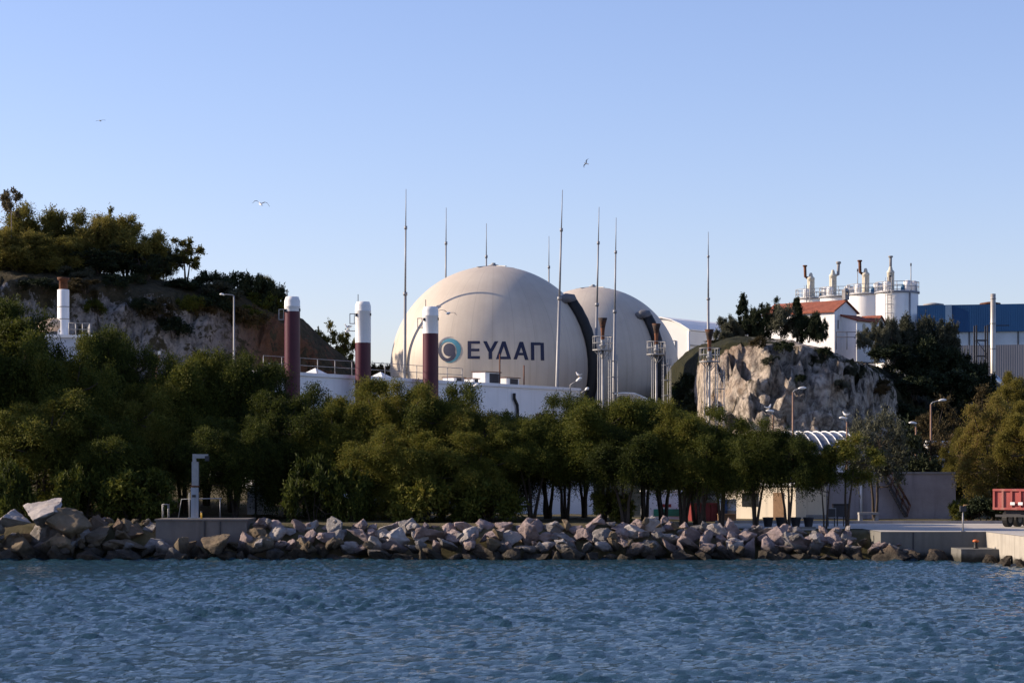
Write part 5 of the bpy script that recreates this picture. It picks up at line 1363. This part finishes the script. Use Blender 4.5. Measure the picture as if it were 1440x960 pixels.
def small_things():
    D = 119.5; q = thing('concrete_cube', 'pale concrete cube at the quay edge on the right edge of the photo', 'concrete block', (27.6,120.6,1.632), .05)
    MB().prism([(-.3,-.3),(.3,-.3),(.36,-.24),(.36,.3),(.3,.36),(-.3,.36),(-.36,.3),(-.36,-.24)], 0, .52, 'z').build('block', mk('pale_concrete', (.62,.56,.47), .08, 2, .85), q)
    MB().tube([(-.1,0,.5),(-.1,0,.6),(.1,0,.6),(.1,0,.5)], .02, 6).build('lifting_loop', W['rust'], q)
    b = thing('bollard', 'black mooring bollard with an orange top on the landing step', 'bollard', (25.95,127.3,.75))
    MB().lathe([(.16,0),(.12,.06),(.11,.3),(.12,.36)], n=16).build('post', W['black'], b)
    MB().lathe([(.13,.36),(.18,.39),(.18,.45),(.1,.5),(.01,.51)], n=16, cap=False).build('cap', W['orange'], b)
    s = thing('gauge_post', 'thin grey post with a small box on top at the quay edge', 'post', (25.75,129.95,1.632))
    MB().tube([(0,0,0),(0,0,1.15)], [.05,.04], 8).build('post', W['mast'], s); MB().box((0,0,1.3),(.34,.26,.32)).build('box', W['dark'], s); MB().box((0,0,.02),(.26,.26,.05)).build('base_plate', W['mast'], s)
    t = thing('tree_stump', 'sawn brown tree stump between the block house and the red trailer', 'stump', (PX(1360,158),158,1.55))
    MB().lathe([(.42,0),(.3,.3),(.27,.9),(.29,1.15),(.24,1.22),(.01,1.2)], n=14, cap=False).build('stump', mk('sawn_wood', (.26,.16,.09), .35, 3, .9), t)
    MB().tube([(.2,-.1,.7),(.5,-.2,1.05)], [.1,.05], 8).build('branch_stub', BARK, t)
    # things seen between the trunks
    b = thing('litter_bin', 'dark square litter bin on a post under the last shore trees', 'bin', (PX(1182,143),143,1.63))
    MB().box((0,0,.95),(.95,.6,.72)).build('bin_body', W['dark'], b); MB().box((0,0,1.36),(1.0,.66,.1)).build('lid', W['black'], b)
    for x in (-.2,.2): MB().tube([(x,0,0),(x,0,.6)], .04, 6).build('leg', W['dark'], b)
    b = thing('electric_cabinet', 'small grey cabinet on thin legs left of the dark litter bin', 'cabinet', (PX(1169,142.5),142.5,1.63))
    MB().box((0,0,.85),(.55,.35,.6)).build('box', W['mast'], b); MB().box((0,-.19,.85),(.47,.03,.5)).build('door', W['dark'], b)
    for x in (-.2,.2): MB().tube([(x,0,0),(x,0,.56)], .035, 6).build('leg', W['dark'], b)
    for px, lab in ((1137,'dark planter tub under the young shore tree'),(1080,'dark planter tub beside the forked trunk'),(1098,'dark planter tub below the dark shore tree'),(1119,'dark planter tub by the corner of the cream house')):
        p = thing('planter', lab, 'planter', (PX(px,141.5),141.5,g(PX(px,141.5),141.5)), 0, 'planter tubs under the trees')
        MB().lathe([(.22,0),(.32,.55),(.35,.57),(.35,.64),(.29,.64),(.27,.5)], n=14, cap=False).build('tub', W['dark'], p); MB().lathe([(.27,.5),(.2,.6),(.01,.66)], n=10, cap=False).build('soil', W['ground'], p)
    W['skip'] = mk('dull_red_paint', (.17,.02,.018), .25, 1.6, .6)
    b = thing('waste_skip', 'red waste skip seen between tree trunks', 'skip', (PX(993,158),158,g(12,158)), .1)
    MB().prism([(-1.0,0),(1.0,0),(1.15,1.25),(-1.1,1.25)], 0, 1.4).build('body', W['skip'], b); MB().bar((-1.15,-.03,1.22),(1.2,-.03,1.22),.1).build('rim', W['skip'], b)
    for x in (-.5,.4): MB().box((x,-.05,.6),(.1,.08,1.1)).build('rib', W['skip'], b)
    for px, m_, lab in ((1018,'tarp','dark blue drum standing right of the red skip'),(1027,'steel','grey drum standing right of the dark blue one')):
        b = thing('drum', lab, 'drum', (PX(px,158),158,g(14,158)), 0, 'drums under the trees')
        MB().lathe([(.42,0),(.42,.75),(.45,.78),(.42,.82),(.42,1.5),(.45,1.53),(.42,1.56),(.01,1.57)], n=20, cap=True).build('barrel', W[m_], b); MB().lathe([(.06,1.57),(.06,1.62),(.01,1.63)], (.2,0,0), 8, False).build('bung', W['dark'], b)
    b = thing('kiosk', 'small white cabin with a green and red band, glimpsed between trunks', 'kiosk', (PX(932,160),160,g(10,160)), .1)
    MB().box((0,.8,.95),(2.6,1.6,1.9)).build('wall', W['wallwhite'], b); MB().box((.3,-.02,.45),(1.9,.04,.5)).build('green_band', W['greensign'], b)
    MB().box((.25,-.02,.95),(.7,.04,.22)).build('red_band', W['red'], b); MB().box((0,.8,1.95),(2.8,1.8,.1)).build('roof', W['white'], b)
    b = thing('timber_box', 'low brown timber box beside the drums', 'box', (PX(1022,155),155,g(14,155)))
    MB().box((0,0,.3),(1.2,.5,.5)).build('box', W['wood'], b); MB().box((0,0,.58),(1.26,.56,.06)).build('lid', W['wood'], b)
    # white base wall and blue foot of the plant seen under the trees
    f = thing('low_white_wall', 'white boundary wall glimpsed low between the trunks mid shore', 'wall', (PX(720,165),165,g(0,165)-.1), .05)
    w = PX(830,165)-PX(715,165); MB().box((w/2,.15,1.6),(w,.3,3.2)).build('wall', W['wallwhite'], f); MB().box((w/2,.15,3.24),(w+.1,.4,.1)).build('coping', W['conc'], f)
    f = thing('low_white_wall', 'leaning white panel glimpsed between dark trees right of the steel post', 'panel', (PX(352,150),150,g(-17,150)-.1), .15)
    MB().prism([(-.2,.2),(1.6,.2),(1.6,3.2),(.6,3.0),(-.2,1.6)], 0, .15).build('panel', W['wallwhite'], f); MB().box((.35,-.05,1.6),(.12,.1,3.0)).build('post', W['dark'], f)
    f.name = 'white_wall_fragment'
small_things()

# jetty with the steel post
def jetty():
    j = thing('concrete_jetty', 'low weathered concrete jetty block among the boulders under the steel post', 'jetty', (-18.1,134.7,0))
    MB().box((0,0,1.45),(5.3,4.4,1.5)).build('block', W['concj'], j); MB().box((0,-.02,2.24),(5.42,4.5,.1)).build('slab', W['concj'], j)
    for x in (-2.2,-1.2): MB().box((x*.9+2.2,-2.24,1.5),(.05,.05,1.3)).build('joint', W['dark'], j)
    D = 134.0; x = PX(274, D); p = thing('hoist_post', 'square grey steel post with a short jib, standing on the concrete jetty', 'hoist', (x, D, 2.29))
    h = PZ(638, D)-2.29; w = .42
    MB().box((0,0,h*.24),(w*1.0,w,h*.48)).build('lower_column', mk('bluish_steel', (.30,.33,.37), .12, 1.5, .55, .3, dirt=(.2,.17,.15), streak=1), p)
    MB().box((.03,0,h*.69),(w*.9,w*.9,h*.38)).build('upper_column', W['steel'], p)
    MB().box((0,0,h*.5),(w*1.15,w*1.15,.08)).build('flange', W['rust'], p)
    MB().box((0,0,.03),(.75,.75,.06)).build('base_plate', W['steel'], p)
    m = MB(); m.box((-.02,0,h*.94),(w*.5,w*.6,h*.12)); m.box((.4,0,h*.965),(.75,.3,.24)); m.build('jib', W['steel'], p)
    MB().box((.72,0,h*.93),(.22,.34,.3)).build('hoist_block', W['dark'], p)
    MB().box((-.02,-.24,h*.35),(.2,.08,.14)).build('control_box', W['dark'], p)
    MB().tube([(-.33,0,0),(-.33,0,h*.4)], .03, 6).build('conduit', W['mast'], p)
    l = thing('ladder_frame', 'pair of thin pale handrail hoops left of the steel post', 'handrail', (PX(233,135.5),135.5,2.0))
    for dx in (0,.28):
        MB().tube([(dx*1.2-.2,0,0),(dx*1.2-.2,0,1.1),(dx*1.2-.2,.5,1.1),(dx*1.2-.2,.5,0)], .03, 6).build('hoop', W['steel'], l)
    MB().tube([(-.2,0,1.1),(.14,0,1.1)], .03, 6).build('rail', W['steel'], l)
    r = thing('guard_rail', 'thin low guard rail right behind the steel post', 'handrail', (PX(253,136),136,2.25))
    MB().tube([(-.1,0,0),(.1,0,1.15),(1.0,0,1.18),(2.5,0,1.2)], .03, 6).build('rail', W['steel'], r)
    for x in (1.0,2.4): MB().tube([(x,0,0),(x,0,1.18)], .03, 6).build('post', W['steel'], r)
    y = thing('marker_post', 'short yellowish marker post right of the steel post', 'post', (PX(283.5,133.5),133.5,2.29))
    MB().tube([(0,0,0),(0,0,.38)], .05, 8).build('post', W['beak'], y); MB().lathe([(.07,.36),(.07,.42),(.01,.45)], n=10, cap=False).build('cap', W['dark'], y)
    # short stub of old wall among the rocks at right
    b = thing('concrete_stub', 'short square concrete stub standing in the rocks right of the shore trees', 'concrete block', (PX(1134,135),135,.9), .05)
    MB().box((0,.4,.38),(1.1,.8,.85)).build('block', W['conc'], b); MB().box((0,.4,.83),(1.14,.84,.06)).build('cap', W['concq'], b)
jetty()
for px, y0, y1, lab in ((222,503,516,'short reddish pole at the foot of the left cliff'),):
    D = 200; z0 = PZ(520, D); p = thing('cliff_pole', lab, 'pole', (PX(px+1, D), D, z0-2))
    MB().tube([(-.3,0,0),(-.15,0,2.4),(.05,0,2.8),(.05,0,PZ(497, D)-z0+2)], .07, 6).build('pole', W['brownpole'], p); MB().box((.05,0,PZ(496, D)-z0+2),(.22,.2,.3)).build('lamp_head', W['lampglass'], p)

# ------------------------------------------------------------------ gulls
def gull_mesh(name, flap, fold):
    """one continuous body: spindle with head and tail, wings welded as flattened tapering tubes"""
    mb = MB(); mb.cur = 0
    prof = [(-.30,.012,.0),(-.22,.05,.0),(-.12,.075,.0),(0,.09,-.005),(.12,.085,0),(.2,.055,.02),(.25,.055,.035),(.30,.045,.04),(.335,.02,.035)]
    mb.tube([(0,y,z) for y,_,z in prof], [r for _,r,_ in prof], 10)
    mb.add([(-.02,-.26,.01),(.02,-.26,.01),(.09,-.42,.0),(0,-.44,.0),(-.09,-.42,.0),(0,-.3,-.012)], [(0,1,2,3,4),(0,4,5),(1,5,2),(5,4,3),(5,3,2)])
    for s in (-1, 1):
        mb.cur = 1
        P0 = [(.03,.03,.02),(.30,.07,.02+.30*math.sin(flap)),(.48,.03,.02+.36*math.sin(flap)-.05*fold),(.68,-.12,.02+.36*math.sin(flap)-.25*fold)]
        ch = [.2,.17,.12,.02]; vs = []
        for (x,y,z), c in zip(P0, ch):
            vs += [(s*x,y+c*.45,z),(s*x,y,z+.018),(s*x,y-c*.55,z),(s*x,y,z-.012)]
        fs = [(0,1,2,3),(12,15,14,13)]
        for i in range(3):
            for k in range(4): fs.append((i*4+k,i*4+(k+1)%4,(i+1)*4+(k+1)%4,(i+1)*4+k))
        mb.add(vs, fs)
    mb.cur = 2; mb.tube([(0,.33,.035),(0,.38,.028)], [.014,.004], 6)
    return mb
for (px, py, D, fl, fo, rot, lab) in ((366.5,287,185,.55,1.0,(R(22),R(6),R(28)),'gull gliding with bent wings in the sky right of the left hill'),
   (141,170,330,.1,.15,(0,R(4),R(170)),'distant gull high in the sky at the upper left'),
   (824.5,230,330,.5,.3,(R(20),R(60),R(150)),'gull banking in the sky above the domes'),
   (630,440.5,166,.35,.45,(R(5),R(14),R(-20)),'gull flying across the lettered dome beside the right plum chimney')):
    o = gull_mesh('gull', fl, fo).build('gull', [W['gullw'], W['gullg'], W['beak']]); o.location = P(px, py, D); o.rotation_euler = rot
    o.scale = (1.12,)*3; tag(o, lab, 'gull', 'gulls')
def perched(loc, rz, lab):
    mb = MB(); prof = [(-.34,.012,.30),(-.22,.05,.25),(-.1,.085,.22),(.05,.10,.22),(.14,.08,.27),(.18,.055,.34),(.21,.05,.40),(.24,.045,.43),(.28,.015,.42)]
    mb.tube([(0,y,z) for y,_,z in prof], [r for _,r,_ in prof], 10)
    mb.cur = 1; mb.add([(.075,.1,.28),(.1,-.05,.25),(.03,-.36,.30),(.02,-.05,.33),(-.075,.1,.28),(-.1,-.05,.25),(-.03,-.36,.30),(-.02,-.05,.33)], [(0,1,2,3),(7,6,5,4),(3,2,6,7),(0,3,7,4)])
    mb.cur = 2; mb.tube([(0,.27,.42),(0,.33,.405)], [.016,.004], 6)
    for s in (-.04,.04): mb.tube([(s,.02,.15),(s,.03,0)], .012, 5)
    o = mb.build('gull', [W['gullw'], W['gullg'], W['beak']]); o.location = loc; o.rotation_euler = (0,0,rz); tag(o, lab, 'gull', 'gulls')
perched((PX(1186,173)+.2,173,PZ(587,173)+.02), R(60), 'gull perched on the short lamp right of the ribbed barrel roof')
perched((PX(1080,173),173,PZ(577,173)+.02), R(-70), 'gull perched on the short lamp at the left foot of the outcrop')
q = wpos(802,.3,0); perched((q.x+.75,q.y-.25,PZ(532,q.y)+.1), R(70), 'gull perched on the wall lamp at the right end of the white wall')
# small bracket lamp with a gull on the middle chimney
q = wpos(510.5,1.25,0); D = q.y
l = thing('bracket_lamp', 'small lamp on a bracket left of the middle plum chimney', 'lamp', (q.x-M(11,D), D, PZ(465.5,D)))
MB().tube([(0,0,0),(-.5,0,.02)], .035, 6).build('arm', W['steel'], l); MB().tube([(-.45,0,0),(-.55,0,0),(-.7,0,0),(-.78,0,0)], [.06,.1,.1,.04], 8).build('lamp_head', W['lampglass'], l)
perched((q.x-M(11,D)-.55, D, PZ(465.5,D)+.1), R(100), 'gull perched on the bracket lamp beside the middle plum chimney')
